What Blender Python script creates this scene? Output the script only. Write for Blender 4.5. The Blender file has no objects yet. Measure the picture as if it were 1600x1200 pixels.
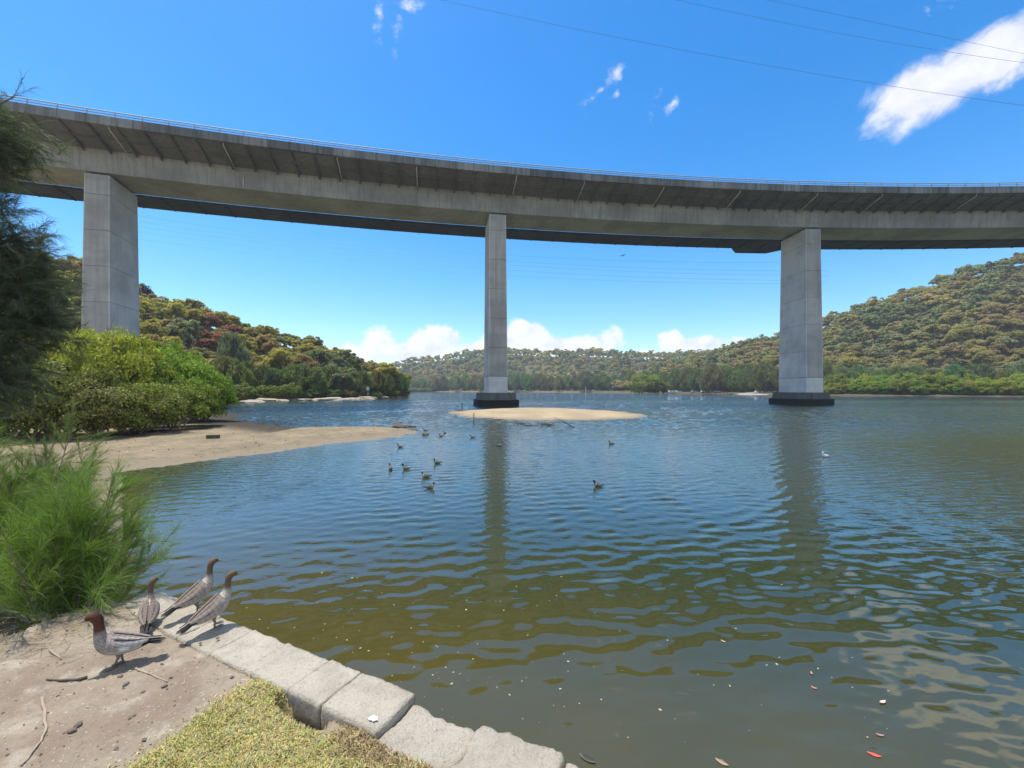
import bpy, bmesh, math, random
import numpy as np
from mathutils import Vector, Matrix, noise as mnoise
R = math.radians
PI = math.pi
rng = np.random.default_rng(7)
random.seed(7)
scene = bpy.context.scene
COL = scene.collection
F = 640.0                    # focal length in photo pixels
EYE = 2.8                    # eye above the water
HY = 609.0                   # horizon row

# ------------------------------------------------------------------ camera
cam_d = bpy.data.cameras.new('camera')
cam = bpy.data.objects.new('camera', cam_d); COL.objects.link(cam)
cam.location = (0, 0, EYE); cam.rotation_euler = (R(90), 0, 0)
cam_d.sensor_width = 36.0; cam_d.lens = 36.0 * F / 1600.0
cam_d.shift_y = 9.0 / 1600.0
cam_d.clip_start = 0.05; cam_d.clip_end = 6000
scene.camera = cam

# ------------------------------------------------------------------ light
SUN_EL, SUN_AZ = 73.0, -70.0         # azimuth from +Y (view direction) towards +X
sd = bpy.data.lights.new('sun', 'SUN'); sd.energy = 2.5; sd.angle = R(0.53); sd.color = (1.0, 0.955, 0.88)
sun = bpy.data.objects.new('sun', sd); COL.objects.link(sun)
sv = Vector((math.cos(R(SUN_EL)) * math.sin(R(SUN_AZ)), math.cos(R(SUN_EL)) * math.cos(R(SUN_AZ)), math.sin(R(SUN_EL))))
sun.rotation_euler = sv.to_track_quat('Z', 'Y').to_euler(); sun.location = (0, 0, 120)
scene.view_settings.view_transform = 'Standard'; scene.view_settings.look = 'None'
scene.view_settings.gamma = 1.0; scene.view_settings.use_curve_mapping = False
scene.view_settings.exposure = 1.22
world = bpy.data.worlds.new('World'); scene.world = world; world.use_nodes = True
SKY_STRENGTH = 0.12

class NT:
    """small node-tree builder"""
    def __init__(s, tree): s.t = tree; s.n = tree.nodes; s.l = tree.links
    def add(s, typ, **kw):
        nd = s.n.new(typ)
        for k, v in kw.items(): setattr(nd, k, v)
        return nd
    def put(s, sock, v):
        if v is None: return
        if isinstance(v, bpy.types.NodeSocket): s.l.new(v, sock)
        elif isinstance(v, (tuple, list)) and len(v) == 3 and sock.type == 'RGBA': sock.default_value = (*v, 1)
        else: sock.default_value = v
    def math(s, op, a, b=None, c=None, clamp=False):
        nd = s.add('ShaderNodeMath', operation=op, use_clamp=clamp)
        for i, v in enumerate((a, b, c)): s.put(nd.inputs[i], v)
        return nd.outputs[0]
    def vmath(s, op, a, b=None):
        nd = s.add('ShaderNodeVectorMath', operation=op); s.put(nd.inputs[0], a); s.put(nd.inputs[1], b)
        return nd.outputs[0]
    def comb(s, x, y, z):
        nd = s.add('ShaderNodeCombineXYZ')
        for i, v in enumerate((x, y, z)): s.put(nd.inputs[i], v)
        return nd.outputs[0]
    def sep(s, v):
        nd = s.add('ShaderNodeSeparateXYZ'); s.put(nd.inputs[0], v); return nd.outputs
    def noise(s, vec, scale, detail=3, rough=0.5, dist=0.0, out=0):
        nd = s.add('ShaderNodeTexNoise'); s.put(nd.inputs['Vector'], vec); s.put(nd.inputs['Scale'], scale)
        s.put(nd.inputs['Detail'], detail); s.put(nd.inputs['Roughness'], rough); s.put(nd.inputs['Distortion'], dist)
        return nd.outputs[out]
    def ramp(s, fac, stops, interp='LINEAR'):
        nd = s.add('ShaderNodeValToRGB'); cr = nd.color_ramp; cr.interpolation = interp
        while len(cr.elements) < len(stops): cr.elements.new(0.5)
        for e, (p, c) in zip(cr.elements, stops):
            e.position = p; e.color = (*c, 1) if isinstance(c, (tuple, list)) else (c, c, c, 1)
        s.put(nd.inputs[0], fac); return nd.outputs[0]
    def mix(s, fac, a, b, mode='MIX'):
        nd = s.add('ShaderNodeMix', data_type='RGBA', blend_type=mode)
        s.put(nd.inputs[0], fac); s.put(nd.inputs[6], a); s.put(nd.inputs[7], b); return nd.outputs[2]
    def maprange(s, v, a, b, c=0.0, d=1.0, smooth=True):
        nd = s.add('ShaderNodeMapRange'); nd.interpolation_type = 'SMOOTHSTEP' if smooth else 'LINEAR'
        for i, x in enumerate((v, a, b, c, d)): s.put(nd.inputs[i], x)
        return nd.outputs[0]
    def mapping(s, vec, loc=(0, 0, 0), rot=(0, 0, 0), scale=(1, 1, 1)):
        nd = s.add('ShaderNodeMapping'); s.put(nd.inputs[0], vec)
        nd.inputs[1].default_value = loc; nd.inputs[2].default_value = rot; nd.inputs[3].default_value = scale
        return nd.outputs[0]
    def attr(s, name, out='Fac'):
        nd = s.add('ShaderNodeAttribute', attribute_name=name); return nd.outputs[out]
    def bump(s, h, strength=0.5, dist=0.05, normal=None):
        nd = s.add('ShaderNodeBump'); s.put(nd.inputs['Height'], h)
        nd.inputs['Strength'].default_value = strength; nd.inputs['Distance'].default_value = dist
        if normal is not None: s.put(nd.inputs['Normal'], normal)
        return nd.outputs[0]
    def pos(s): return s.add('ShaderNodeNewGeometry').outputs['Position']
    def objc(s): return s.add('ShaderNodeTexCoord').outputs['Object']
    def objinfo(s, out): return s.add('ShaderNodeObjectInfo').outputs[out]

def build_world():
    w = NT(world.node_tree); w.n.clear()
    sky = w.add('ShaderNodeTexSky', sky_type='NISHITA'); sky.sun_disc = False
    sky.sun_elevation = R(SUN_EL); sky.sun_rotation = R(SUN_AZ)
    sky.altitude = 0; sky.air_density = 1.0; sky.dust_density = 0.35; sky.ozone_density = 2.2
    hsv = w.add('ShaderNodeHueSaturation'); hsv.inputs['Saturation'].default_value = 1.44; hsv.inputs['Value'].default_value = 0.84
    w.put(hsv.inputs['Color'], sky.outputs[0])
    d = w.add('ShaderNodeTexCoord').outputs['Generated']
    dx, dy, dz = w.sep(d)[0:3]
    ys = w.math('MAXIMUM', dy, 0.05)
    u = w.math('DIVIDE', dx, ys); v = w.math('DIVIDE', dz, ys)
    front = w.maprange(dy, 0.05, 0.2)
    uv = w.comb(u, v, 0.0)
    def blobs(lst):
        tot = None
        for (px, py, ax, ay, rot, st) in lst:
            cu, cv = (px - 800) / F, (HY - py) / F
            p = w.mapping(uv, loc=(-cu, -cv, 0))
            rt = w.add('ShaderNodeVectorRotate', rotation_type='Z_AXIS'); w.put(rt.inputs['Vector'], p); rt.inputs['Angle'].default_value = -R(rot)
            q = w.mapping(rt.outputs[0], scale=(F / ax, F / ay, 1))
            ln = w.add('ShaderNodeVectorMath', operation='LENGTH'); w.put(ln.inputs[0], q)
            m = w.math('MULTIPLY', w.math('SUBTRACT', 1.0, ln.outputs['Value']), st)
            tot = m if tot is None else w.math('MAXIMUM', tot, m)
        return w.math('MAXIMUM', tot, -1.0)
    # cumulus low over the far hills
    cum = blobs([(640, 545, 110, 36, 6, 1.0), (690, 524, 58, 26, 4, 1.1), (600, 535, 60, 30, 12, .9), (560, 556, 60, 30, 0, .7), (640, 560, 90, 22, 0, .8),
                 (835, 545, 140, 40, 0, 1.1), (825, 522, 60, 30, 0, 1.15), (905, 540, 90, 28, -4, 1.0), (745, 542, 60, 18, 6, .8), (950, 530, 50, 20, -8, .7),
                 (1105, 535, 80, 24, 4, .9), (1055, 535, 40, 26, 0, .9), (1150, 530, 60, 18, 0, .6), (1010, 552, 40, 12, 0, .6), (1200, 535, 60, 14, 0, .5)])
    n1 = w.noise(uv, 9.0, 8, 0.58)
    n1c = w.math('MULTIPLY', w.math('SUBTRACT', n1, 0.5), 2.6)
    dens1 = w.maprange(w.math('ADD', cum, n1c), 0.24, 0.54)
    up = w.mapping(uv, loc=(0.012, -0.02, 0))
    n1b = w.math('SUBTRACT', n1, w.noise(up, 9.0, 8, 0.58))
    shade1 = w.maprange(n1b, -0.14, 0.03)
    # bright streaked cloud high on the right, and three wisps
    big = blobs([(1545, 92, 190, 58, 32, 1.5), (1440, 145, 110, 52, 30, 1.4), (1650, 35, 200, 60, 30, 1.6)])
    ruv = w.add('ShaderNodeVectorRotate', rotation_type='Z_AXIS'); w.put(ruv.inputs['Vector'], uv); ruv.inputs['Angle'].default_value = -R(32)
    n2 = w.noise(w.mapping(ruv.outputs[0], scale=(0.55, 1, 1)), 9.0, 8, 0.58, 0.4)
    dens2 = w.maprange(w.math('ADD', big, w.math('MULTIPLY', w.math('SUBTRACT', n2, 0.5), 2.2)), 0.05, 0.75)
    wis = blobs([(592, 22, 12, 60, -6, .75), (622, 45, 11, 55, -8, .75), (638, 8, 26, 16, 10, .9), (965, 112, 12, 28, -12, .85), (935, 143, 45, 11, 38, .72), (965, 147, 14, 12, 0, .8),
                 (1022, 165, 13, 30, -14, .8), (1050, 164, 32, 9, 48, .8), (1478, 2, 40, 14, 30, .8)])
    n3 = w.noise(uv, 24.0, 8, 0.65)
    dens3 = w.math('MULTIPLY', w.maprange(w.math('ADD', wis, w.math('MULTIPLY', w.math('SUBTRACT', n3, 0.5), 3.4)), 0.15, 1.3), 0.75)
    cl1 = w.mix(shade1, (0.78, 0.83, 0.92), (1.02, 1.02, 1.02))
    cl2 = w.mix(w.maprange(n2, 0.3, 0.7), (0.70, 0.73, 0.86), (0.97, 0.97, 1.02))
    sc = 1.0 / SKY_STRENGTH * 0.48
    def scale(c): return w.mix(1.0, c, (sc, sc, sc), 'MULTIPLY')
    f = lambda m, k=1.0: w.math('MULTIPLY', w.math('MULTIPLY', m, front), k)
    c = w.mix(f(dens3), hsv.outputs[0], scale((0.85, 0.88, 0.95)))
    c = w.mix(f(dens2, 0.96), c, scale(cl2))
    c = w.mix(f(dens1, 0.93), c, scale(cl1))
    # unseen cumulus added to brighten the shade: overhead, to the sides and behind
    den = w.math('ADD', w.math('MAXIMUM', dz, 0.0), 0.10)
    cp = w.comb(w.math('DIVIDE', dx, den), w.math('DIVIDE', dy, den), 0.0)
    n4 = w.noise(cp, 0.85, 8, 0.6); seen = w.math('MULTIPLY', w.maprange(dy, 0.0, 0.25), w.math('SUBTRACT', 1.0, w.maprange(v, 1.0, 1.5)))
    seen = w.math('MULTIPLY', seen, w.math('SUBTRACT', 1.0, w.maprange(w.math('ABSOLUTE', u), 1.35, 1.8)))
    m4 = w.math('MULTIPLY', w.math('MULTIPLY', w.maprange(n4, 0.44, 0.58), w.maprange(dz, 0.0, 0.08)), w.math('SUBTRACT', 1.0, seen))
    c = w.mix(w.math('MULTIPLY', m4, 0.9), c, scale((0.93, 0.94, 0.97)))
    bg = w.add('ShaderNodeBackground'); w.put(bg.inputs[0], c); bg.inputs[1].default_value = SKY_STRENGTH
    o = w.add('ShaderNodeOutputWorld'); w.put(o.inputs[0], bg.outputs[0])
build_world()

# ------------------------------------------------------------------ helpers
def W(px, py, z=0.0):
    """point of the photograph that lies on the level z"""
    y = (EYE - z) * F / (py - HY)
    return ((px - 800) / F * y, y)
def at(px, Y): return (px - 800) / F * Y
def zat(py, Y): return EYE + (HY - py) / F * Y

def tag(o, label=None, cat=None, group=None, kind=None):
    if label: o['label'] = label
    if cat: o['category'] = cat
    if group: o['group'] = group
    if kind: o['kind'] = kind
    return o
def thing(name, loc, label, cat, group=None, rz=0.0):
    o = bpy.data.objects.new(name, None); COL.objects.link(o)
    o.location = loc; o.rotation_euler = (0, 0, rz); o.empty_display_size = 0.2
    return tag(o, label, cat, group)
def link(name, me, parent=None, loc=None):
    o = bpy.data.objects.new(name, me); COL.objects.link(o)
    if parent is not None: o.parent = parent
    if loc is not None: o.location = loc
    return o
def mesh(name, V, Fc, mat=None, smooth=False, attrs=None, mats=None, mi=None):
    V = np.asarray(V, dtype=np.float32).reshape(-1, 3)
    me = bpy.data.meshes.new(name)
    if isinstance(Fc, np.ndarray) and Fc.ndim == 2:
        m, k = Fc.shape
        me.vertices.add(len(V)); me.vertices.foreach_set('co', V.ravel())
        me.loops.add(m * k); me.loops.foreach_set('vertex_index', Fc.astype(np.int32).ravel())
        me.polygons.add(m); me.polygons.foreach_set('loop_start', np.arange(0, m * k, k, dtype=np.int32))
        me.polygons.foreach_set('loop_total', np.full(m, k, dtype=np.int32))
    else:
        me.from_pydata(V.tolist(), [], [list(map(int, f)) for f in Fc])
    if mat: me.materials.append(mat)
    for m_ in (mats or []): me.materials.append(m_)
    if mi is not None: me.polygons.foreach_set('material_index', np.asarray(mi, dtype=np.int32))
    me.update(calc_edges=True)
    for k, (typ, arr) in (attrs or {}).items():
        a = me.attributes.new(k, typ, 'POINT')
        a.data.foreach_set('color' if 'COLOR' in typ else 'value', np.asarray(arr, dtype=np.float32).ravel())
    if smooth: me.polygons.foreach_set('use_smooth', np.ones(len(me.polygons), dtype=bool))
    return me
class MB:
    def __init__(s): s.v = []; s.f = []; s.n = 0
    def add(s, V, Fc):
        V = np.asarray(V, dtype=float).reshape(-1, 3)
        s.v.append(V); s.f += [[i + s.n for i in f] for f in Fc]; s.n += len(V); return s
    def box(s, lo, hi):
        (a, b, c), (d, e, f) = lo, hi
        return s.add([(a, b, c), (d, b, c), (d, e, c), (a, e, c), (a, b, f), (d, b, f), (d, e, f), (a, e, f)],
                     [(3, 2, 1, 0), (4, 5, 6, 7), (0, 1, 5, 4), (1, 2, 6, 5), (2, 3, 7, 6), (3, 0, 4, 7)])
    def tube(s, pts, rad, seg=8, cap=True):
        pts = np.asarray(pts, dtype=float); n = len(pts)
        rad = np.broadcast_to(np.asarray(rad, dtype=float), (n,))
        V = []
        ref = None
        for i in range(n):
            t = pts[min(i + 1, n - 1)] - pts[max(i - 1, 0)]; t = t / (np.linalg.norm(t) + 1e-9)
            if ref is None: ref = np.array((0, 0, 1.0)) if abs(t[2]) < 0.9 else np.array((1.0, 0, 0))
            b = np.cross(t, ref); b /= np.linalg.norm(b) + 1e-9; c = np.cross(b, t); ref = c
            a = np.arange(seg) * 2 * PI / seg
            V.append(pts[i] + rad[i] * (np.cos(a)[:, None] * b + np.sin(a)[:, None] * c))
        Fc = [(i * seg + j, i * seg + (j + 1) % seg, (i + 1) * seg + (j + 1) % seg, (i + 1) * seg + j) for i in range(n - 1) for j in range(seg)]
        if cap: Fc += [tuple(range(seg))[::-1], tuple((n - 1) * seg + j for j in range(seg))]
        return s.add(np.concatenate(V), Fc)
    def me(s, name, mat, smooth=False):
        return mesh(name, np.concatenate(s.v), s.f, mat, smooth)
def smoothstep(x): x = np.clip(x, 0, 1); return x * x * (3 - 2 * x)

# ------------------------------------------------------------------ materials
def material(name):
    m = bpy.data.materials.new(name); m.use_nodes = True
    t = NT(m.node_tree); t.n.clear()
    out = t.add('ShaderNodeOutputMaterial'); b = t.add('ShaderNodeBsdfPrincipled')
    t.put(out.inputs[0], b.outputs[0]); t.out = out; t.b = b
    return m, t
def simple(name, col, rough=0.6, metal=0.0, spec=0.5, var=0.25, scale=8.0):
    m, t = material(name)
    n = t.noise(t.objc(), scale, 4, 0.6)
    c = t.mix(n, tuple(x * (1 - var) for x in col), tuple(min(1, x * (1 + var)) for x in col))
    t.put(t.b.inputs['Base Color'], c); t.b.inputs['Roughness'].default_value = rough
    t.b.inputs['Metallic'].default_value = metal; t.b.inputs['Specular IOR Level'].default_value = spec
    return m
def concrete(name, base, dark, stain=0.5, rand=0.12, scale=0.5, streak=True, thr=(0.42, 0.72)):
    m, t = material(name)
    p = t.pos()
    n_big = t.noise(p, 0.16 * scale * 2, 5, 0.62)
    n_fine = t.noise(p, 9.0, 6, 0.7)
    n_str = t.noise(t.mapping(p, scale=(1.6, 1.6, 0.07)), 1.3, 5, 0.65)
    n_board = t.noise(t.mapping(p, scale=(0.05, 0.05, 1.6)), 1.0, 4, 0.6)
    c = t.mix(t.maprange(n_big, 0.38, 0.66), base, tuple(x * 0.70 for x in base))
    if streak: c = t.mix(t.math('MULTIPLY', t.maprange(n_str, *thr), stain), c, dark)
    c = t.mix(t.math('MULTIPLY', t.maprange(n_board, 0.5, 0.75), 0.22), c, dark)
    c = t.mix(t.math('MULTIPLY', t.maprange(n_fine, 0.45, 0.8), 0.25), c, tuple(x * 0.6 for x in base))
    rnd = t.math('ADD', t.math('MULTIPLY', t.objinfo('Random'), 2 * rand), 1 - rand)
    c = t.mix(1.0, c, t.comb(rnd, rnd, rnd), 'MULTIPLY')
    t.put(t.b.inputs['Base Color'], c); t.b.inputs['Roughness'].default_value = 0.9; t.b.inputs['Specular IOR Level'].default_value = 0.25
    t.put(t.b.inputs['Normal'], t.bump(n_fine, 0.5, 0.03))
    return m
M = {}
M['pier'] = concrete('pier_concrete', (0.56, 0.545, 0.52), (0.32, 0.31, 0.29), 0.3, 0.05)
M['plinth'] = concrete('plinth_concrete', (0.64, 0.64, 0.62), (0.42, 0.29, 0.28), 0.25, 0.03)
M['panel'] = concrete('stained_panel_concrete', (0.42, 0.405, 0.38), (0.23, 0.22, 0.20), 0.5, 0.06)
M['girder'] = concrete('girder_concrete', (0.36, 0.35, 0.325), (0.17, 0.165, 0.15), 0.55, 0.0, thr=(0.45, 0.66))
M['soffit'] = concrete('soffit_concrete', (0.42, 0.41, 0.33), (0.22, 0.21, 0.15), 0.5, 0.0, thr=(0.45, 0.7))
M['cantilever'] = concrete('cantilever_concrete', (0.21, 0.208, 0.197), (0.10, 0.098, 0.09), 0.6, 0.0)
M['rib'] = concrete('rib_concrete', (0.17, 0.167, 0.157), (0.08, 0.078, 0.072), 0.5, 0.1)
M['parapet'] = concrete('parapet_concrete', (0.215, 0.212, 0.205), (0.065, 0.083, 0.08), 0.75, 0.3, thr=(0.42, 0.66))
M['pilecap'] = concrete('pile_cap_concrete', (0.15, 0.145, 0.135), (0.06, 0.058, 0.052), 0.7, 0.05)
M['pilecap_low'] = concrete('tidal_concrete', (0.035, 0.035, 0.03), (0.015, 0.016, 0.012), 0.7, 0.05)
M['steel'] = simple('galvanised_steel', (0.36, 0.38, 0.41), 0.6, 0.0, var=0.12)
M['darksteel'] = simple('dark_steel', (0.055, 0.06, 0.07), 0.6, 0.2)
M['walkway'] = concrete('walkway_concrete', (0.10, 0.105, 0.115), (0.05, 0.05, 0.055), 0.4, 0.05)
M['pipe'] = simple('pale_pipe', (0.55, 0.52, 0.45), 0.5)
M['cable'] = simple('cable', (0.10, 0.11, 0.13), 0.5, 0.3)
M['asphalt'] = simple('asphalt', (0.05, 0.05, 0.05), 0.9)
M['bark'] = simple('bark', (0.20, 0.155, 0.11), 0.9, var=0.45, scale=5.0)
M['palebark'] = simple('pale_bark', (0.33, 0.28, 0.22), 0.9, var=0.4, scale=5.0)
M['wood'] = simple('dead_wood', (0.33, 0.26, 0.19), 0.9, var=0.4, scale=14.0)
M['darkwood'] = simple('wet_wood', (0.08, 0.06, 0.045), 0.8, var=0.4)
M['rock'] = simple('shore_rock', (0.34, 0.29, 0.22), 0.9, var=0.5, scale=1.5)
M['darkrock'] = simple('dark_rock', (0.10, 0.09, 0.075), 0.9, var=0.5, scale=6)
M['pebble'] = simple('pebble', (0.14, 0.105, 0.08), 0.9, var=0.5)
M['foam'] = simple('foam_fleck', (0.48, 0.44, 0.32), 0.7)

def leafmat(name, use_attr=False, trans=0.3, var=0.35, rough=0.55, col=None, spec=0.3):
    """foliage: tint from the object (or a tint attribute), brightness varied leaf by leaf"""
    m, t = material(name)
    c = col if col is not None else (t.attr('tint', 'Color') if use_attr else t.objinfo('Color'))
    lv = t.attr('lv')
    k = t.math('ADD', t.math('MULTIPLY', lv, 2 * var), 1 - var)
    c = t.mix(1.0, c, t.comb(k, k, t.math('MULTIPLY', k, t.math('SUBTRACT', 1.25, t.math('MULTIPLY', lv, 0.5)))), 'MULTIPLY')
    t.put(t.b.inputs['Base Color'], c); t.b.inputs['Roughness'].default_value = rough; t.b.inputs['Specular IOR Level'].default_value = spec
    tr = t.add('ShaderNodeBsdfTranslucent'); t.put(tr.inputs[0], t.mix(1.0, c, (1.1, 1.25, 0.6), 'MULTIPLY'))
    mx = t.add('ShaderNodeMixShader'); mx.inputs[0].default_value = trans
    t.put(mx.inputs[1], t.b.outputs[0]); t.put(mx.inputs[2], tr.outputs[0]); t.put(t.out.inputs[0], mx.outputs[0])
    return m
M['leaf'] = leafmat('foliage', trans=0.5)
M['leaf_attr'] = leafmat('far_foliage', True, trans=0.5)
M['mangrove_leaf'] = leafmat('mangrove_foliage', trans=0.30, var=0.42, rough=0.55, spec=0.2)
M['needle'] = leafmat('needle_foliage', trans=0.35, var=0.4)

# ------------------------------------------------------------------ water
def water_mat():
    m, t = material('river_water')
    p = t.pos(); x, y, z = t.sep(p)[0:3]
    # murky water: amber over the shallows by the quay, olive further out
    s = t.math('ADD', t.math('ADD', x, t.math('MULTIPLY', y, 2.0)), -4.2)     # distance off the quay line
    wob = t.math('MULTIPLY', t.math('SUBTRACT', t.noise(p, 0.7, 4), 0.5), 4.0)
    sh = t.maprange(t.math('ADD', s, wob), 0.5, 12.0)
    near = t.mix(t.noise(p, 1.1, 3), (0.080, 0.063, 0.014), (0.054, 0.052, 0.016))
    far = t.mix(t.maprange(t.noise(t.mapping(p, scale=(0.02, 0.08, 1)), 1.0, 3), 0.4, 0.65), (0.031, 0.040, 0.015), (0.020, 0.033, 0.018))
    c = t.mix(sh, near, far)
    t.put(t.b.inputs['Base Color'], c)
    t.b.inputs['IOR'].default_value = 1.50; t.b.inputs['Specular IOR Level'].default_value = 0.85
    t.b.inputs['Roughness'].default_value = 0.03
    # the waves are geometry out to 70 m; the material adds the chop that is too fine for the mesh
    w2 = t.noise(t.mapping(p, rot=(0, 0, R(-10)), scale=(0.5, 1.0, 1)), 3.0, 3, 0.55, 0.6)
    w3 = t.noise(t.mapping(p, rot=(0, 0, R(22)), scale=(0.5, 1.0, 1)), 11.0, 2, 0.5, 0.4)
    fine = t.maprange(y, 3.5, 14.0, 0.0, 1.0); mid = t.maprange(y, 16.0, 42.0, 0.0, 1.0)
    h = t.math('ADD', t.math('MULTIPLY', t.math('MULTIPLY', w2, mid), 0.15), t.math('MULTIPLY', t.math('MULTIPLY', w3, fine), 0.010))
    t.put(t.b.inputs['Normal'], t.bump(h, 1.0, 1.0))
    return m
M['water'] = water_mat()
def sea(X, Y, res):
    """height of the wind ripples: a spread of short waves, lower in the lee of the quay and in the calm streaks"""
    r = np.random.default_rng(3); Hh = np.zeros(X.shape)
    for i in range(52):
        lam = 0.12 * (4.6 ** r.uniform(0, 1)); a = R(-80) + r.normal(0, 0.45); k = 2 * PI / lam
        sl = 0.0215 * (1.15 if lam < 0.55 else 0.9)
        ph = r.uniform(0, 2 * PI) + 1.6 * np.sin(0.21 * X * r.uniform(.6, 1.4) + 0.17 * Y + r.uniform(0, 6))
        Hh += sl / k * np.sin(k * (X * math.cos(a) + Y * math.sin(a)) + ph) * smoothstep((lam / res - 2.2) / 2.0)
    for i in range(24):                       # longer ripples of the open reach
        lam = 0.65 * (2.6 ** r.uniform(0, 1)); a = R(-84) + r.normal(0, 0.4); k = 2 * PI / lam; ph = r.uniform(0, 2 * PI) + 1.5 * np.sin(0.13 * X * r.uniform(.6, 1.4) + 0.1 * Y + r.uniform(0, 6))
        Hh += 0.034 / k * np.sin(k * (X * math.cos(a) + Y * math.sin(a)) + ph) * smoothstep((lam / res - 2.2) / 1.5) * smoothstep((Y - 14) / 26)
    s = (X + 2 * Y - 4.2) / 2.24
    g = 0.85 + 0.28 * np.sin(X * 0.11 + 1.3) * np.sin(Y * 0.09 + 0.5) + 0.18 * np.sin(X * 0.31 - Y * 0.23)
    return Hh * g * (0.34 + 0.66 * smoothstep((s - 0.3) / 7.0)) * 0.74
yy = [0.2]
while yy[-1] < 112: yy.append(yy[-1] + min(max(0.0105 * yy[-1], 0.02), 0.095 if yy[-1] < 40 else 0.27))
yy = np.array(yy); uu = np.linspace(-1.40, 1.40, 740)
WX = uu[None, :] * (yy[:, None] + 3.0); WY = np.repeat(yy[:, None], len(uu), 1)
res = np.maximum(np.gradient(yy)[:, None], (uu[1] - uu[0]) * (yy[:, None] + 3.0)) * np.ones_like(WX)
WZ = sea(WX, WY, res) * smoothstep((113 - WY) / 10)
k = (np.arange(len(yy) - 1)[:, None] * len(uu) + np.arange(len(uu) - 1)).ravel()
Fw = np.stack([k, k + 1, k + len(uu) + 1, k + len(uu)], 1)
V = np.stack([WX, WY, WZ], -1).reshape(-1, 3)
ys = [-60, -10, 0, 5, 20, 60, 200, 600, 2500]; xs = [-1500, -300, -60, -10, 0, 10, 60, 300, 1500]
V2 = np.array([(x, y, -0.045) for y in ys for x in xs]); nx = len(xs)
F2 = np.array([(j * nx + i, j * nx + i + 1, (j + 1) * nx + i + 1, (j + 1) * nx + i) for j in range(len(ys) - 1) for i in range(nx - 1)]) + len(V)
tag(link('water', mesh('water', np.concatenate([V, V2]), np.concatenate([Fw, F2]), M['water'], True)), kind='structure')
# ------------------------------------------------------------------ left bank, sand spit, foreground ground (one sheet)
QA = np.array((-3.19, 3.68)); QD = np.array((0.8937, -0.4487)); QN = np.array((-0.4487, -0.8937))
def qpt(t, n=0.0): return QA + QD * t + QN * n
land = [tuple(qpt(10)), tuple(qpt(0)), (-3.5, 4.0), (-5.2, 5.0), (-6.6, 6.5), (-8.5, 9.0), (-11.0, 11.7)]
land += [W(px, py) for px, py in [(190, 738), (300, 722), (420, 708), (520, 693), (600, 686), (636, 680), (650, 675), (640, 670), (620, 667.5), (540, 667),
                                  (470, 668), (430, 664), (390, 659), (365, 652)]]
land += [(-30, 46), (-38, 54), (-60, 66), (-80, 84), (-150, 90), (-220, -70), (12, -70)]
land = np.array(land)
def poly_sd(X, Y, P):
    """signed distance (positive inside) and nearest edge"""
    best = np.full(X.shape, 1e9); idx = np.zeros(X.shape, dtype=int); ins = np.zeros(X.shape, dtype=bool)
    n = len(P)
    for i in range(n):
        a = P[i]; b = P[(i + 1) % n]; e = b - a
        t = np.clip(((X - a[0]) * e[0] + (Y - a[1]) * e[1]) / (e @ e), 0, 1)
        d = np.hypot(X - a[0] - t * e[0], Y - a[1] - t * e[1])
        m = d < best; best[m] = d[m]; idx[m] = i
        if abs(e[1]) > 1e-9:
            c = ((a[1] > Y) != (b[1] > Y)) & (X < a[0] + (Y - a[1]) / e[1] * e[0]); ins ^= c
    return np.where(ins, best, -best), idx
def vnoise(X, Y, scale, seed=0, octv=4):
    """value noise on arrays, -1..1"""
    out = np.zeros(X.shape); amp = 1.0; tot = 0
    for o in range(octv):
        x = X * scale + seed * 17.3; y = Y * scale - seed * 9.1
        xi = np.floor(x).astype(np.int64); yi = np.floor(y).astype(np.int64); fx = smoothstep(x - xi); fy = smoothstep(y - yi)
        def h(a, b):
            k = (a * 374761393 + b * 668265263 + (seed + o) * 974711) & 0x7fffffff
            k = ((k ^ (k >> 13)) * 1274126177) & 0x7fffffff
            return (k ^ (k >> 16)) % 65536 / 32768.0 - 1
        out += amp * ((h(xi, yi) * (1 - fx) + h(xi + 1, yi) * fx) * (1 - fy) + (h(xi, yi + 1) * (1 - fx) + h(xi + 1, yi + 1) * fx) * fy)
        tot += amp; amp *= 0.5; scale *= 2.03
    return out / tot
lawn_px = [(150, 1235), (300, 1128), (390, 1072), (440, 1050), (468, 1062), (450, 1084), (472, 1128), (505, 1150), (585, 1128), (640, 1142), (735, 1176), (720, 1290), (150, 1290)]
lawn = np.array([W(px, py, 1.0) for px, py in lawn_px])
PIT = np.array(W(470, 1112, 1.0))
def brown_mask(X, Y):
    c = np.array(W(580, 1157, 1.0)); dx, dy = X - c[0], Y - c[1]
    a = dx * QD[0] + dy * QD[1]; b = dx * QN[0] + dy * QN[1]
    return smoothstep(1.35 - np.hypot(a / 0.40, b / 0.15) + 0.35 * vnoise(X, Y, 9, 5, 2))
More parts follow.
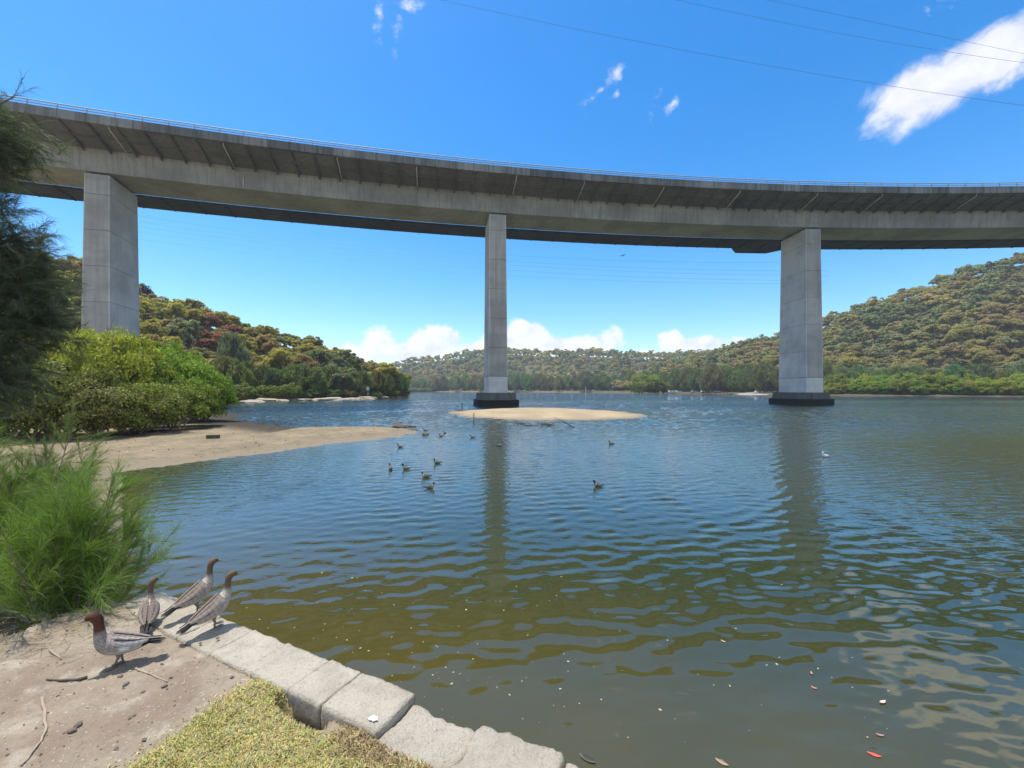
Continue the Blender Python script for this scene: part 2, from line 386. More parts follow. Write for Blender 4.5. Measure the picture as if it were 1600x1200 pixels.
def ground_h(X, Y, detail=True):
    sd, idx = poly_sd(X, Y, land)
    d0 = np.hypot(X, Y)
    if True: sd = np.where(idx > 1, sd + 0.35 * vnoise(X, Y, 0.9, 3, 3) * smoothstep((Y - 4) / 4), sd)
    cap = 1.0 - 0.72 * smoothstep((Y - 5.0) / 8.0)
    w = np.where(idx == 0, 0.16, np.where(idx < 7, 1.3, 3.2))
    z = np.where(sd > 0, cap * smoothstep(sd / w) ** 0.9, np.maximum(-0.7, sd / w * 0.5))
    z = np.where((idx == 0) & (sd < 0.30), np.minimum(z, 0.93 - np.maximum(0, 0.12 - sd) * 8), z)
    near = smoothstep((7 - d0) / 3)
    z = z + np.where(sd > 0.2, 0.02 * vnoise(X, Y, 1.7, 1, 4) + 0.007 * near * vnoise(X, Y, 11, 2, 3), 0)
    if detail: z = z + np.where(sd > 0.3, near * 0.0045 * vnoise(X, Y, 55, 4, 2), 0)
    # bank rises a little beneath the sapling, litter heap
    z = z + 0.10 * np.exp(-((X + 4.0) ** 2 + (Y - 3.5) ** 2) / 0.8) * (sd > 0)
    # turf stands a little proud; washed-out hole beside the blocks
    ls, _ = poly_sd(X, Y, lawn)
    z = z + 0.013 * smoothstep((ls + 0.02) / 0.09) * (sd > 0.28)
    dx, dy = X - PIT[0], Y - PIT[1]
    a = dx * QD[0] + dy * QD[1]; b = dx * QN[0] + dy * QN[1]
    z = z - 0.24 * smoothstep(1.5 - np.hypot(a / 0.17, b / 0.055) + 0.3 * vnoise(X, Y, 12, 8, 2))
    return z, sd, ls
def gaxis(pts):
    out = []
    for (a, b, s) in pts: out.append(np.arange(a, b, s))
    return np.unique(np.round(np.concatenate(out), 4))
gx = gaxis([(-220, -60, 8), (-60, -14, 0.8), (-14, -5, 0.14), (-5.0, 1.0, 0.016), (1.0, 3, 0.1), (3, 12.1, 1.5)])
gy = gaxis([(-70, -6, 8), (-6, 1.3, 0.3), (1.3, 4.6, 0.016), (4.6, 9, 0.1), (9, 32, 0.28), (32, 100, 2.0)])
GX, GY = np.meshgrid(gx, gy)
GZ, GSD, GLS = ground_h(GX, GY)
V = np.stack([GX, GY, GZ], -1).reshape(-1, 3); nx = len(gx); ny = len(gy)
ii, jj = np.meshgrid(np.arange(nx - 1), np.arange(ny - 1)); k = (jj * nx + ii).ravel()
Fg = np.stack([k, k + 1, k + nx + 1, k + nx], 1)
keep = (GSD.ravel()[Fg].max(1) > -3.0); Fg = Fg[keep]
used = np.unique(Fg); remap = np.zeros(len(V), dtype=int); remap[used] = np.arange(len(used)); Fg = remap[Fg]
sandm = smoothstep((GY - 7.5) / 4.0)
mc = np.array([W(390, 660), W(300, 676), W(180, 684)])
mudd = np.minimum.reduce([np.hypot((GX - a[0]), (GY - a[1]) * 1.0) for a in np.concatenate([np.linspace(mc[0], mc[1], 6), np.linspace(mc[1], mc[2], 8)])])
mud = np.maximum(smoothstep(1.0 - (mudd - 0.4) / 2.2 + 0.3 * vnoise(GX, GY, 0.8, 11, 3)), smoothstep((GY + GX * 0.75 - 11.5) / 3) * (GX < -14))
lawnm = smoothstep((GLS + 0.05 + 0.03 * vnoise(GX, GY, 9, 41, 3)) / 0.09) * (GSD > 0.25)
sel = lambda a: a.ravel()[used]
def ground_mat():
    m, t = material('bank_ground')
    p = t.pos(); z = t.sep(p)[2]
    a = t.noise(p, 1.3, 5, 0.6); b = t.noise(p, 14.0, 6, 0.7); c3 = t.noise(p, 60.0, 3, 0.6); ng = t.noise(p, 3.1, 4, 0.6)
    dirt = t.mix(t.maprange(a, 0.38, 0.62), (0.305, 0.25, 0.185), (0.225, 0.17, 0.122))
    dirt = t.mix(t.maprange(ng, 0.52, 0.68), dirt, (0.365, 0.315, 0.245))
    dirt = t.mix(t.math('MULTIPLY', t.maprange(b, 0.48, 0.72), 0.65), dirt, (0.17, 0.15, 0.115))
    dirt = t.mix(t.math('MULTIPLY', t.maprange(c3, 0.62, 0.72), 0.6), dirt, (0.62, 0.56, 0.48))
    sand = t.mix(t.maprange(t.noise(p, 0.5, 5), 0.35, 0.65), (0.285, 0.22, 0.14), (0.21, 0.163, 0.106))
    sand = t.mix(t.math('MULTIPLY', t.maprange(t.noise(t.mapping(p, scale=(0.6, 1.6, 1)), 3.5, 5, 0.7), 0.46, 0.66), 0.85), sand, (0.13, 0.13, 0.085))
    wet = t.maprange(t.math('ADD', z, t.math('MULTIPLY', t.math('SUBTRACT', a, 0.5), 0.08)), 0.03, 0.13)
    sand = t.mix(wet, (0.22, 0.18, 0.125), sand)
    mudc = t.mix(b, (0.032, 0.026, 0.02), (0.085, 0.068, 0.05))
    lawnc = t.mix(b, (0.20, 0.17, 0.075), (0.30, 0.26, 0.12))
    c = t.mix(t.attr('sand'), dirt, sand); c = t.mix(t.attr('mud'), c, mudc); c = t.mix(t.attr('lawn'), c, lawnc)
    c = t.mix(t.attr('pit_dark'), c, (0.055, 0.038, 0.028))
    t.put(t.b.inputs['Base Color'], c); t.b.inputs['Roughness'].default_value = 0.95; t.b.inputs['Specular IOR Level'].default_value = 0.15
    h = t.math('ADD', t.math('MULTIPLY', b, 0.6), t.math('MULTIPLY', c3, 0.4))
    t.put(t.b.inputs['Normal'], t.bump(h, 0.9, 0.03))
    return m
pit_dark = smoothstep((0.86 - GZ) / 0.06) * (np.hypot(GX - PIT[0], GY - PIT[1]) < 0.5)  # darker ground colour below the rim of the hole
tag(link('bank', mesh('bank', V[used], Fg, ground_mat(), True, {'sand': ('FLOAT', sel(sandm)), 'mud': ('FLOAT', sel(mud)), 'lawn': ('FLOAT', sel(lawnm)), 'pit_dark': ('FLOAT', sel(pit_dark))})), kind='structure')

# ------------------------------------------------------------------ sandbank by the middle pier
def sand_mat():
    m, t = material('sandbank_sand')
    p = t.pos(); z = t.sep(p)[2]
    a = t.noise(p, 0.35, 5); b = t.noise(t.mapping(p, scale=(0.5, 1.4, 1)), 2.5, 5, 0.7)
    c = t.mix(t.maprange(a, 0.35, 0.65), (0.38, 0.30, 0.185), (0.31, 0.24, 0.15))
    c = t.mix(t.math('MULTIPLY', t.maprange(b, 0.55, 0.75), 0.5), c, (0.25, 0.19, 0.12))
    c = t.mix(t.maprange(t.math('ADD', z, t.math('MULTIPLY', t.math('SUBTRACT', a, 0.5), 0.1)), 0.01, 0.12), (0.24, 0.19, 0.13), c)
    t.put(t.b.inputs['Base Color'], c); t.b.inputs['Roughness'].default_value = 0.95; t.b.inputs['Specular IOR Level'].default_value = 0.2
    return m
M['sand'] = sand_mat()
sb = np.array([W(px, py) for px, py in [(695, 645), (715, 650), (770, 655), (850, 657), (930, 656), (1000, 653), (1016, 650), (985, 644), (900, 639), (820, 637.5), (740, 640.5), (705, 643)]])
bx, by = np.meshgrid(np.arange(-14, 26, 0.3), np.arange(34, 70, 0.4))
sd_, _ = poly_sd(bx, by, sb); sd_ = sd_ + 0.6 * vnoise(bx, by, 0.5, 21, 3)
bz = np.where(sd_ > 0, 0.34 * smoothstep(sd_ / 5.5) ** 0.8, np.maximum(sd_ * 0.2, -0.5)) + 0.03 * vnoise(bx, by, 0.7, 22, 3)
nx2 = bx.shape[1]; ii, jj = np.meshgrid(np.arange(nx2 - 1), np.arange(bx.shape[0] - 1)); k = (jj * nx2 + ii).ravel()
Fb = np.stack([k, k + 1, k + nx2 + 1, k + nx2], 1); Fb = Fb[sd_.ravel()[Fb].max(1) > -3]
tag(link('sandbank', mesh('sandbank', np.stack([bx, by, bz], -1).reshape(-1, 3), Fb, M['sand'], True)), kind='structure')

# ------------------------------------------------------------------ hills
def hill_mat(name, beach=(0.24, 0.195, 0.14)):
    m, t = material(name)
    p = t.pos(); z = t.sep(p)[2]
    n = t.noise(p, 0.12, 5, 0.65)
    c = t.mix(t.maprange(n, 0.35, 0.65), (0.10, 0.098, 0.046), (0.135, 0.115, 0.06))
    c = t.mix(t.maprange(z, 0.45, 0.7), t.mix(n, tuple(x * .75 for x in beach), beach), c)
    t.put(t.b.inputs['Base Color'], c); t.b.inputs['Roughness'].default_value = 1.0; t.b.inputs['Specular IOR Level'].default_value = 0.1
    return m
class Hill:
    def __init__(s, name, shore, ridge, tree, flat=0.06, seed=1, n=150, beach=(0.24, 0.195, 0.14)):
        s.sp = np.array(shore, float); s.rp = np.array(ridge, float); s.tree = tree; s.flat = flat; s.seed = seed
        px = np.linspace(max(s.sp[0, 0], s.rp[0, 0]), min(s.sp[-1, 0], s.rp[-1, 0]), n)
        v = np.concatenate([[-0.04], np.linspace(0, 1, 40), [1.15, 1.5, 2.0]])
        PX, VV = np.meshgrid(px, v)
        X, Y, Z = s.surf(PX, VV)
        k = (np.arange(len(v) - 1)[:, None] * n + np.arange(n - 1)).ravel()
        Fh = np.stack([k, k + 1, k + n + 1, k + n], 1)
        tag(link(name, mesh(name, np.stack([X, Y, Z], -1).reshape(-1, 3), Fh, hill_mat(name + '_ground', beach), True)), kind='structure')
    def surf(s, px, v):
        ys = np.interp(px, s.sp[:, 0], s.sp[:, 1]); yr = np.interp(px, s.rp[:, 0], s.rp[:, 2])
        zr = np.maximum(EYE + (HY - np.interp(px, s.rp[:, 0], s.rp[:, 1])) / F * yr - s.tree, 1.0)
        Y = ys + (yr - ys) * v; X = (px - 800) / F * Y
        vv = np.clip((v - s.flat) / (1 - s.flat), 0, 1)
        z = np.minimum(1.0, np.maximum(v, 0) * (yr - ys) / 2.5) + (zr - 1.0) * (0.55 * smoothstep(vv) + 0.45 * vv)
        z = np.where(v < 0, -1.5, z); z = np.where(v > 1, zr * np.cos(np.clip(v - 1, 0, 1) * 1.4), z)
        z = z + np.where((v > 0.1) & (v < 1), 0.03 * zr * vnoise(X, Y, 0.03, s.seed, 3), 0)
        return X, Y, z
left_hill = Hill('left_hill', [(-500, 58), (-300, 62), (0, 68), (200, 78), (360, 93), (410, 106), (525, 122), (612, 140), (638, 152)],
                 [(-500, 250, 120), (-300, 300, 130), (0, 366, 150), (100, 392, 160), (215, 438, 170), (300, 463, 180), (350, 486, 184), (400, 497, 186), (450, 508, 190), (500, 529, 194), (550, 545, 196), (600, 572, 198), (638, 600, 200)], 10.0, 0.05, 2)
far_hill = Hill('far_hill', [(380, 700), (500, 660), (600, 610), (700, 565), (800, 525), (900, 470), (1000, 430), (1250, 420)],
                [(380, 580, 900), (500, 578, 900), (610, 573, 880), (650, 562, 870), (700, 556, 860), (750, 550, 850), (800, 548, 850), (850, 551, 840), (900, 551, 820), (950, 552, 800), (1000, 556, 780), (1060, 553, 760), (1250, 545, 700)], 8.0, 0.25, 5)
right_hill = Hill('right_hill', [(930, 440), (1000, 370), (1040, 330), (1100, 285), (1200, 240), (1300, 208), (1450, 188), (1600, 172), (2000, 150), (2500, 140)],
                  [(930, 600, 640), (1000, 580, 560), (1060, 562, 520), (1090, 552, 500), (1130, 543, 480), (1180, 531, 450), (1230, 521, 430), (1290, 497, 400), (1320, 487, 385), (1360, 469, 375), (1400, 459, 370), (1450, 445, 360), (1500, 425, 350), (1550, 409, 345), (1600, 397, 340), (1700, 370, 335), (2000, 310, 330), (2500, 300, 330)], 8.5, 0.16, 9, beach=(0.13, 0.108, 0.075))
# ------------------------------------------------------------------ the bridge
HR = 36.2                                  # rail top above the eye
def cx(X): return -1.13676e-3 * X * X + 0.170349 * X + 65.178
XS = np.linspace(-150, 190, 3401); YS = cx(XS)
SS = np.concatenate([[0], np.cumsum(np.hypot(np.diff(XS), np.diff(YS)))])
def cpt(s):
    x = np.interp(s, SS, XS); g = -2 * 1.13676e-3 * x + 0.170349; L = math.hypot(1, g)
    return np.array((x, cx(x))), np.array((1 / L, g / L)), np.array((g / L, -1 / L))     # point, tangent, normal towards the camera side
def bpt(s, n, H):
    p, t, nn = cpt(s); q = p + nn * n
    return np.array((q[0], q[1], EYE + H))
def s_at_px(px, n):
    ss = np.linspace(0, SS[-1], 3000); P = np.array([cpt(s)[0] + cpt(s)[2] * n for s in ss])
    ok = P[:, 1] > 5
    return float(np.interp(px, (800 + F * P[ok, 0] / P[ok, 1]), ss[ok]))
H_PAR, H_WEB, H_TIP, H_ROOT, H_DECK = 35.45, 30.33, 34.42, 33.35, 34.80
bridge = thing('bridge', (0, 62, 0), 'long curved concrete box girder bridge high over the river, railing along its edge', 'bridge')
OFF = np.array((0, 62, 0.0))
def frame(s, n=0.0, H=0.0):
    p, t, nn = cpt(s); q = p + nn * n
    return Matrix(((t[0], nn[0], 0, q[0]), (t[1], nn[1], 0, q[1] - 62), (0, 0, 1, EYE + H), (0, 0, 0, 1)))
def sweep(prof, s0, s1, step):
    ss = np.linspace(s0, s1, int((s1 - s0) / step) + 1); k = len(prof)
    V = np.concatenate([[bpt(s, n, H) - OFF for (n, H) in prof] for s in ss])
    Fs = [(i * k + j, i * k + (j + 1) % k, (i + 1) * k + (j + 1) % k, (i + 1) * k + j) for i in range(len(ss) - 1) for j in range(k)]
    Fs += [tuple(range(k)), tuple((len(ss) - 1) * k + j for j in range(k))[::-1]]
    return V, Fs
S0, S1 = s_at_px(-420, 0), s_at_px(2150, 0)
webf = lambda H: -4.95 - 0.3 * (H_ROOT - H) / (H_ROOT - H_WEB)
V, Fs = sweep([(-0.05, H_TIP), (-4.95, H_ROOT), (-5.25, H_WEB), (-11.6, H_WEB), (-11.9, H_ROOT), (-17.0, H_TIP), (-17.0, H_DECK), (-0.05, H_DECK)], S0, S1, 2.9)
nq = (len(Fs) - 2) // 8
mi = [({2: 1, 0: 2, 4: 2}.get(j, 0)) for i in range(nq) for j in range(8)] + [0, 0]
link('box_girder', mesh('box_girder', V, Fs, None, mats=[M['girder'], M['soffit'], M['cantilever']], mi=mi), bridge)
V, Fs = sweep([(-0.45, H_DECK + 0.004), (-16.5, H_DECK + 0.004), (-16.5, H_DECK + 0.06), (-0.45, H_DECK + 0.06)], S0, S1, 5.8)
link('road_surface', mesh('road_surface', V, Fs, M['asphalt']), bridge)
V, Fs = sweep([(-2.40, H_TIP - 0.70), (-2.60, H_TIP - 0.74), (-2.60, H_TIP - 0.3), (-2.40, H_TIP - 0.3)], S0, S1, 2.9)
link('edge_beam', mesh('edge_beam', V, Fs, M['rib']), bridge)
# parapet panels, rail posts, cantilever ribs: one each about every 2.95 m
PITCH = 2.95
nseg = int((S1 - S0) / PITCH)
pan = MB(); pan.box((-PITCH / 2 + 0.012, -0.32, 0), (PITCH / 2 - 0.012, 0.06, H_PAR - H_TIP + 0.12)); pan_me = pan.me('parapet_panel', M['parapet'])
post = MB(); post.box((-0.05, -0.16, 0), (0.05, -0.05, 0.72)); post.box((-0.11, -0.22, 0), (0.11, -0.0, 0.03)); post_me = post.me('rail_post', M['steel'])
def rib_mesh():
    a, b = -0.1, -4.86; w = 0.10; m = MB()
    q = [(a, H_TIP - H_TIP - 0.02), (b, H_ROOT - H_TIP + 0.05), (b, H_ROOT - H_TIP - 0.50), (a, -0.22)]
    Vv = [(x, n, h) for x in (-w, w) for (n, h) in q]
    m.add(Vv, [(0, 1, 2, 3), (7, 6, 5, 4), (0, 4, 5, 1), (1, 5, 6, 2), (2, 6, 7, 3), (3, 7, 4, 0)])
    return m.me('rib', M['rib'])
rib_me = rib_mesh()
bpy.context.view_layer.update()
def place(name, me, Mx, parent):
    o = link(name, me, parent); o.matrix_local = Mx; return o
for i in range(nseg):
    s = S0 + (i + 0.5) * PITCH
    place('parapet_panel', pan_me, frame(s, 0.0, H_TIP - 0.12), bridge)
    place('rail_post', post_me, frame(s + PITCH / 2, 0.0, H_PAR), bridge)
    place('rib', rib_me, frame(s + PITCH / 2, 0.0, H_TIP), bridge)
for (h, r) in ((0.69, 0.075), (0.34, 0.06)):
    m = MB(); m.tube([bpt(s, -0.105, H_PAR + h) - OFF for s in np.linspace(S0, S1, 160)], r, 6)
    link('rail', m.me('rail', M['steel'], True), bridge)
# far parapet
V, Fs = sweep([(-17.06, H_TIP - 0.1), (-16.65, H_TIP - 0.1 + .2), (-16.65, H_PAR), (-17.06, H_PAR)], S0, S1, 5.9)
link('parapet_wall', mesh('parapet_wall', V, Fs, M['parapet']), bridge)
# drain pipes slung across the cantilever
def pipe_mesh():
    m = MB(); m.tube([(0, -0.35, -0.10), (0, -0.45, -0.42), (0, -2.5, -0.95), (0, -4.9, -1.66)], 0.065, 8); return m.me('drain_pipe', M['pipe'], True)
dp = pipe_mesh()
for px, py in [(171, 201), (349, 227), (527, 249), (651, 262), (807, 277), (913, 286), (1037, 294), (1156, 300), (1277, 304), (1378, 305), (1525, 306)]:
    s = s_at_px(px, -0.5); o = place('drain_pipe', dp, frame(s, 0.0, H_TIP), bridge)
# vertical pipe on the web
sv_ = s_at_px(381, -5.2); m = MB(); m.tube([bpt(sv_, -5.0, 32.2) - OFF, bpt(sv_, -5.12, 30.35) - OFF], 0.07, 8); link('drain_pipe', m.me('drain_pipe', M['pipe'], True), bridge)
# shared path hung below the far cantilever
wn0, wn1 = -13.4, -18.2; HWK = 30.72
SP = s_at_px(1250, -8)
V, Fs = sweep([(wn0, HWK), (wn1, HWK), (wn1, HWK + 0.28), (wn0, HWK + 0.28)], S0, S1, 4.35)
link('walkway', mesh('walkway', V, Fs, M['walkway']), bridge)
V, Fs = sweep([(wn1 - 0.02, HWK - 0.02), (wn1 - 2.9, HWK - 0.02), (wn1 - 2.9, HWK + 0.26), (wn1 - 0.02, HWK + 0.26)], SP - 7.0, SP + 4.2, 2.2)
V = V.copy(); k4 = 4                       # chamfer both ends of the lookout
for end in (0, len(V) // 4 - 1):
    for j in (1, 2):
        a = V[end * 4 + (0 if j == 1 else 3)]; V[end * 4 + j] = a + (V[end * 4 + j] - a) * 0.12
link('lookout_platform', mesh('lookout_platform', V, Fs, M['walkway']), bridge)
wb = MB(); wb.box((-0.09, -18.0, -0.16), (0.09, -13.45, -0.002)); wb_me = wb.me('walkway_beam', M['darksteel'])
hg = MB(); hg.box((-0.06, -13.75, 0.25), (0.06, -13.6, 3.35)); hg.box((-0.06, -16.9, 0.25), (0.06, -16.75, 3.35)); hg_me = hg.me('hanger', M['darksteel'])
for i in range(int((S1 - S0) / 4.35)):
    s = S0 + i * 4.35 + 1.0
    place('walkway_beam', wb_me, frame(s, 0.0, HWK), bridge); place('hanger', hg_me, frame(s, 0.0, HWK), bridge)
m = MB()
m.tube([bpt(s, wn0 - 0.1, HWK + 0.62) - OFF for s in np.linspace(S0, S1, 120)], 0.035, 5)
m.tube([bpt(s, wn1 + 0.1, HWK + 1.3) - OFF for s in np.linspace(S0, S1, 120)], 0.05, 5)
link('handrail', m.me('handrail', M['darksteel']), bridge)

# ------------------------------------------------------------------ piers
def tapered(w0, d0, w1, d1, h, bev=0.06):
    m = MB(); V = []; 
    for (w, d, z) in ((w0, d0, 0), (w1, d1, h)):
        b = bev
        V += [(-w / 2 + b, -d / 2, z), (w / 2 - b, -d / 2, z), (w / 2, -d / 2 + b, z), (w / 2, d / 2 - b, z), (w / 2 - b, d / 2, z), (-w / 2 + b, d / 2, z), (-w / 2, d / 2 - b, z), (-w / 2, -d / 2 + b, z)]
    m.add(V, [(j, (j + 1) % 8, 8 + (j + 1) % 8, 8 + j) for j in range(8)] + [tuple(range(8))[::-1], tuple(range(8, 16))])
    return m
PZ = [2.3, 5.1, 10.0, 15.0, 20.0, 25.0, 30.0, EYE + H_WEB - 0.32]
def pdim(z):
    f = (z - 2.3) / (PZ[-1] - 2.3); return 3.35 - 0.50 * f, 7.4 - 0.75 * f
def pier(px_front, label, cap=True, ground=0.0):
    s = s_at_px(px_front, -5.0)
    p, t, nn = cpt(s); q = p + nn * (-8.5)
    root = thing('bridge_pier', (q[0], q[1], 0), label, 'bridge pier', 'concrete piers carrying the bridge', math.atan2(t[1], t[0]))
    for i in range(len(PZ) - 1):
        z0, z1 = PZ[i], PZ[i + 1]
        (w0, d0), (w1, d1) = pdim(z0), pdim(z1); g = 0.05
        m = tapered(w0, d0, w1, d1, z1 - z0 - g, 0.05)
        o = link('pier_lift', m.me('pier_lift', M['plinth' if i == 0 else 'pier']), root, (0, 0, z0 + g / 2 if i else z0))
        if i == 0: o['label'] = 'paler smooth lowest lift of the pier'
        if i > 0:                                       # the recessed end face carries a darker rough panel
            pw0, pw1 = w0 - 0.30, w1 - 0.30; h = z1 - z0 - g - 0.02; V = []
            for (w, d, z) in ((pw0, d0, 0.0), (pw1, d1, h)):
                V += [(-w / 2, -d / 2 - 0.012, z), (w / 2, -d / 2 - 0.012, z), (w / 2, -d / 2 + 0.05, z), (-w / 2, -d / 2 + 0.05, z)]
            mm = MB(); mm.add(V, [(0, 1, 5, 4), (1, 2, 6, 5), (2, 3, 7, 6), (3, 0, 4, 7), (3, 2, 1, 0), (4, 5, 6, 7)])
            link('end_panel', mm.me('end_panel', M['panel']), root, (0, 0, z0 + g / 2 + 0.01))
    c = MB(); 
    for i in range(1, len(PZ) - 1):
        w, d = pdim(PZ[i]); c.box((-w / 2 + 0.06, -d / 2 + 0.06, PZ[i] - 0.1), (w / 2 - 0.06, d / 2 - 0.06, PZ[i] + 0.1))
    link('joint', c.me('joint', M['darkrock']), root)
    b = MB(); zt = PZ[-1] - 0.03
    for yy in (-2.2, 2.2): b.box((-0.9, yy - 0.5, zt - 0.02), (0.9, yy + 0.5, zt + 0.36))
    link('bearing', b.me('bearing', M['darksteel']), root)
    if cap:
        def octo(w, d, ch, z0, z1, ins=0.0):
            V = []
            for (z, k) in ((z0, 0.0), (z1, ins)):
                a, e, cc = w / 2 - k, d / 2 - k, ch
                V += [(-a + cc, -e, z), (a - cc, -e, z), (a, -e + cc, z), (a, e - cc, z), (a - cc, e, z), (-a + cc, e, z), (-a, e - cc, z), (-a, -e + cc, z)]
            return MB().add(V, [(j, (j + 1) % 8, 8 + (j + 1) % 8, 8 + j) for j in range(8)] + [tuple(range(8))[::-1], tuple(range(8, 16))])
        link('pile_cap', octo(7.2, 11.2, 1.7, -2.0, 1.08).me('pile_cap', M['pilecap_low']), root)
        link('pile_cap', octo(6.4, 10.4, 1.7, 1.084, 2.3, 0.12).me('pile_cap', M['pilecap']), root)
    return root
pier(150, 'tall square bridge pier on the wooded left bank behind the mangroves', cap=False)
pier(778, 'slender middle bridge pier standing in the river beside the sandbank')
pier(1272, 'broad right bridge pier standing in open water near the far shore')
# ------------------------------------------------------------------ vegetation builders
def unit(v): return v / (np.linalg.norm(v, axis=-1, keepdims=True) + 1e-9)
def sphere_dirs(r, n): return unit(r.normal(size=(n, 3)))
def leaf_quads(P, N, size, aspect, r, droop=0.0):
    """one diamond leaf (or leaf clump) per point"""
    n = len(P); size = np.broadcast_to(size, (n,))[:, None]
    t = unit(np.cross(N, r.normal(size=(n, 3)))); b = unit(np.cross(N, t)); b[:, 2] -= droop; b = unit(b)
    V = np.stack([P - b * size, P + t * size * aspect + N * size * 0.15, P + b * size, P - t * size * aspect + N * size * 0.15], 1).reshape(-1, 3)
    Fq = np.arange(4 * n).reshape(n, 4)
    return V, Fq
def clump_crown(r, n_clump, leaves, rad, c0, ell, clump_r, leaf, aspect=0.55, lower=0.25, flat=0.75, up=0.95, power=0.5):
    """crown of leafy clumps on an ellipsoid: returns points, normals, clump centres"""
    dirs = sphere_dirs(r, n_clump * 3); dirs = dirs[dirs[:, 2] > -lower][:n_clump]
    rr = r.uniform(0.15, 1.0, len(dirs)) ** power
    C = np.array(c0) + dirs * rr[:, None] * np.array(ell)
    per = leaves // len(C)
    Ps, Ns = [], []
    for c in C:
        k = clump_r * r.uniform(0.5, 1.45)
        d = sphere_dirs(r, per); d[:, 2] = np.where(d[:, 2] < -0.35, -d[:, 2], d[:, 2])
        Ps.append(c + d * np.array((1, 1, flat)) * k * r.uniform(0.55, 1.05, (per, 1)))
        nn = d + r.normal(size=(per, 3)) * 0.55; nn[:, 2] += up; Ns.append(unit(nn))
    return np.concatenate(Ps), np.concatenate(Ns), C
def leaf_mesh(name, P, N, size, aspect, r, mat, droop=0.0):
    V, Fq = leaf_quads(P, N, size, aspect, r, droop)
    lv = np.repeat(np.clip(r.normal(0.5, 0.25, len(P)), 0, 1), 4)
    return mesh(name, V, Fq, mat, False, {'lv': ('FLOAT', lv)})
def limb_mb(r, base, top, rad, targets, k=5, seg=6):
    m = MB()
    base, top = np.array(base, float), np.array(top, float)
    mid = (base + top) / 2 + r.normal(size=3) * np.linalg.norm(top - base) * 0.05
    m.tube([base, mid, top], [rad, rad * 0.8, rad * 0.55], seg + 2)
    for c in targets:
        f = r.uniform(0.45, 1.0); st = (base * (1 - f) + mid * f) if f < 0.5 else (mid * (2 - 2 * f) + top * (2 * f - 1))
        md = (st + c) / 2 + r.normal(size=3) * np.linalg.norm(c - st) * 0.10
        m.tube([st, md, c], [rad * 0.42, rad * 0.28, rad * 0.10], seg)
    return m
# --- gum trees: unit crown radius, built once in five habits
def gum(seed, leaves, n_clump, leaf=0.085):
    r = np.random.default_rng(seed)
    P, N, C = clump_crown(r, n_clump, leaves, 1.0, (r.uniform(-.1, .1), r.uniform(-.1, .1), 1.55), (0.80, 0.80, r.uniform(0.50, 0.72)), 0.24, leaf, flat=0.62, lower=0.45)
    return P, N, C, r
gum_protos = []
for i in range(6):
    P, N, C, r = gum(100 + i, 4600, (42, 24, 34, 56, 28, 40)[i])
    cm = leaf_mesh('crown', P, N, r.uniform(0.045, 0.085, len(P)), 0.55, r, M['leaf'])
    tm = limb_mb(r, (0, 0, -0.25), C.mean(0) + (0, 0, 0.05), 0.055, C[::3]).me('trunk', M['palebark'])
    gum_protos.append((cm, tm))
# --- she-oaks of the far shore: upright feathery crowns
she_protos = []
for i in range(4):
    r = np.random.default_rng(200 + i)
    n = 2600; zz = r.uniform(0.25, 2.5, n) ; prof = 0.85 * np.sin(np.clip((zz - 0.1) / 2.5, 0, 1) * PI) ** 0.6 * (1.15 - 0.32 * zz / 2.4)
    a = r.uniform(0, 2 * PI, n); lob = 1 + 0.25 * np.sin(a * 3 + zz * 2.3 + i) + 0.18 * np.sin(a * 5 - zz * 4)
    rad = prof * lob * np.sqrt(r.uniform(0.25, 1, n))
    P = np.stack([np.cos(a) * rad, np.sin(a) * rad, zz], 1)
    N = unit(np.stack([np.cos(a), np.sin(a), 0.5 + 0 * a], 1) + r.normal(size=(n, 3)) * 0.6)
    t = unit(np.stack([np.cos(a) * .5, np.sin(a) * .5, 1.0 + 0 * a], 1) + r.normal(size=(n, 3)) * 0.35)
    b = unit(np.cross(t, N)); L = r.uniform(0.10, 0.20, (n, 1))
    V = np.stack([P - t * L, P + b * 0.028, P + t * L, P - b * 0.028], 1).reshape(-1, 3)
    cm = mesh('crown', V, np.arange(4 * n).reshape(n, 4), M['leaf'], False, {'lv': ('FLOAT', np.repeat(r.uniform(0, 1, n), 4))})
    mm = MB()
    for q in range(3): mm.tube([(r.uniform(-.1, .1), r.uniform(-.1, .1), -0.2), (r.uniform(-.2, .2), r.uniform(-.2, .2), 1.0), (r.uniform(-.3, .3), r.uniform(-.3, .3), 2.1)], [0.05, 0.035, 0.012], 6)
    she_protos.append((cm, mm.me('trunk', M['bark'])))
# --- far mangroves: low domes of foliage down to the mud
man_protos = []
for i in range(3):
    r = np.random.default_rng(300 + i)
    P, N, C = clump_crown(r, 60, 6400, 1.0, (0, 0, 0.42), (0.92, 0.92, 0.62), 0.24, 0.05, flat=0.7, lower=0.8, power=0.3)
    P[:, 2] = np.maximum(P[:, 2], 0.02 + r.uniform(0, .08, len(P)))
    cm = leaf_mesh('crown', P, N, r.uniform(0.035, 0.062, len(P)), 0.6, r, M['leaf'])
    mm = MB()
    for q in range(6):
        a = r.uniform(0, 6.28); mm.tube([(0.3 * math.cos(a), 0.3 * math.sin(a), -0.15), (0.4 * math.cos(a), 0.4 * math.sin(a), 0.3), (0.6 * math.cos(a), 0.6 * math.sin(a), 0.6)], [0.03, 0.022, 0.01], 5)
    man_protos.append((cm, mm.me('trunk', M['bark'])))
def plant(kind, protos, i, loc, s, label, cat, group, tint, sz=1.0, rz=None):
    cm, tm = protos[i % len(protos)]
    root = thing(kind, loc, label, cat, group, random.uniform(0, 6.28) if rz is None else rz)
    root.scale = (s, s, s * sz)
    c = link('crown', cm, root); c.color = (*tint, 1); link('trunk', tm, root)
    return root

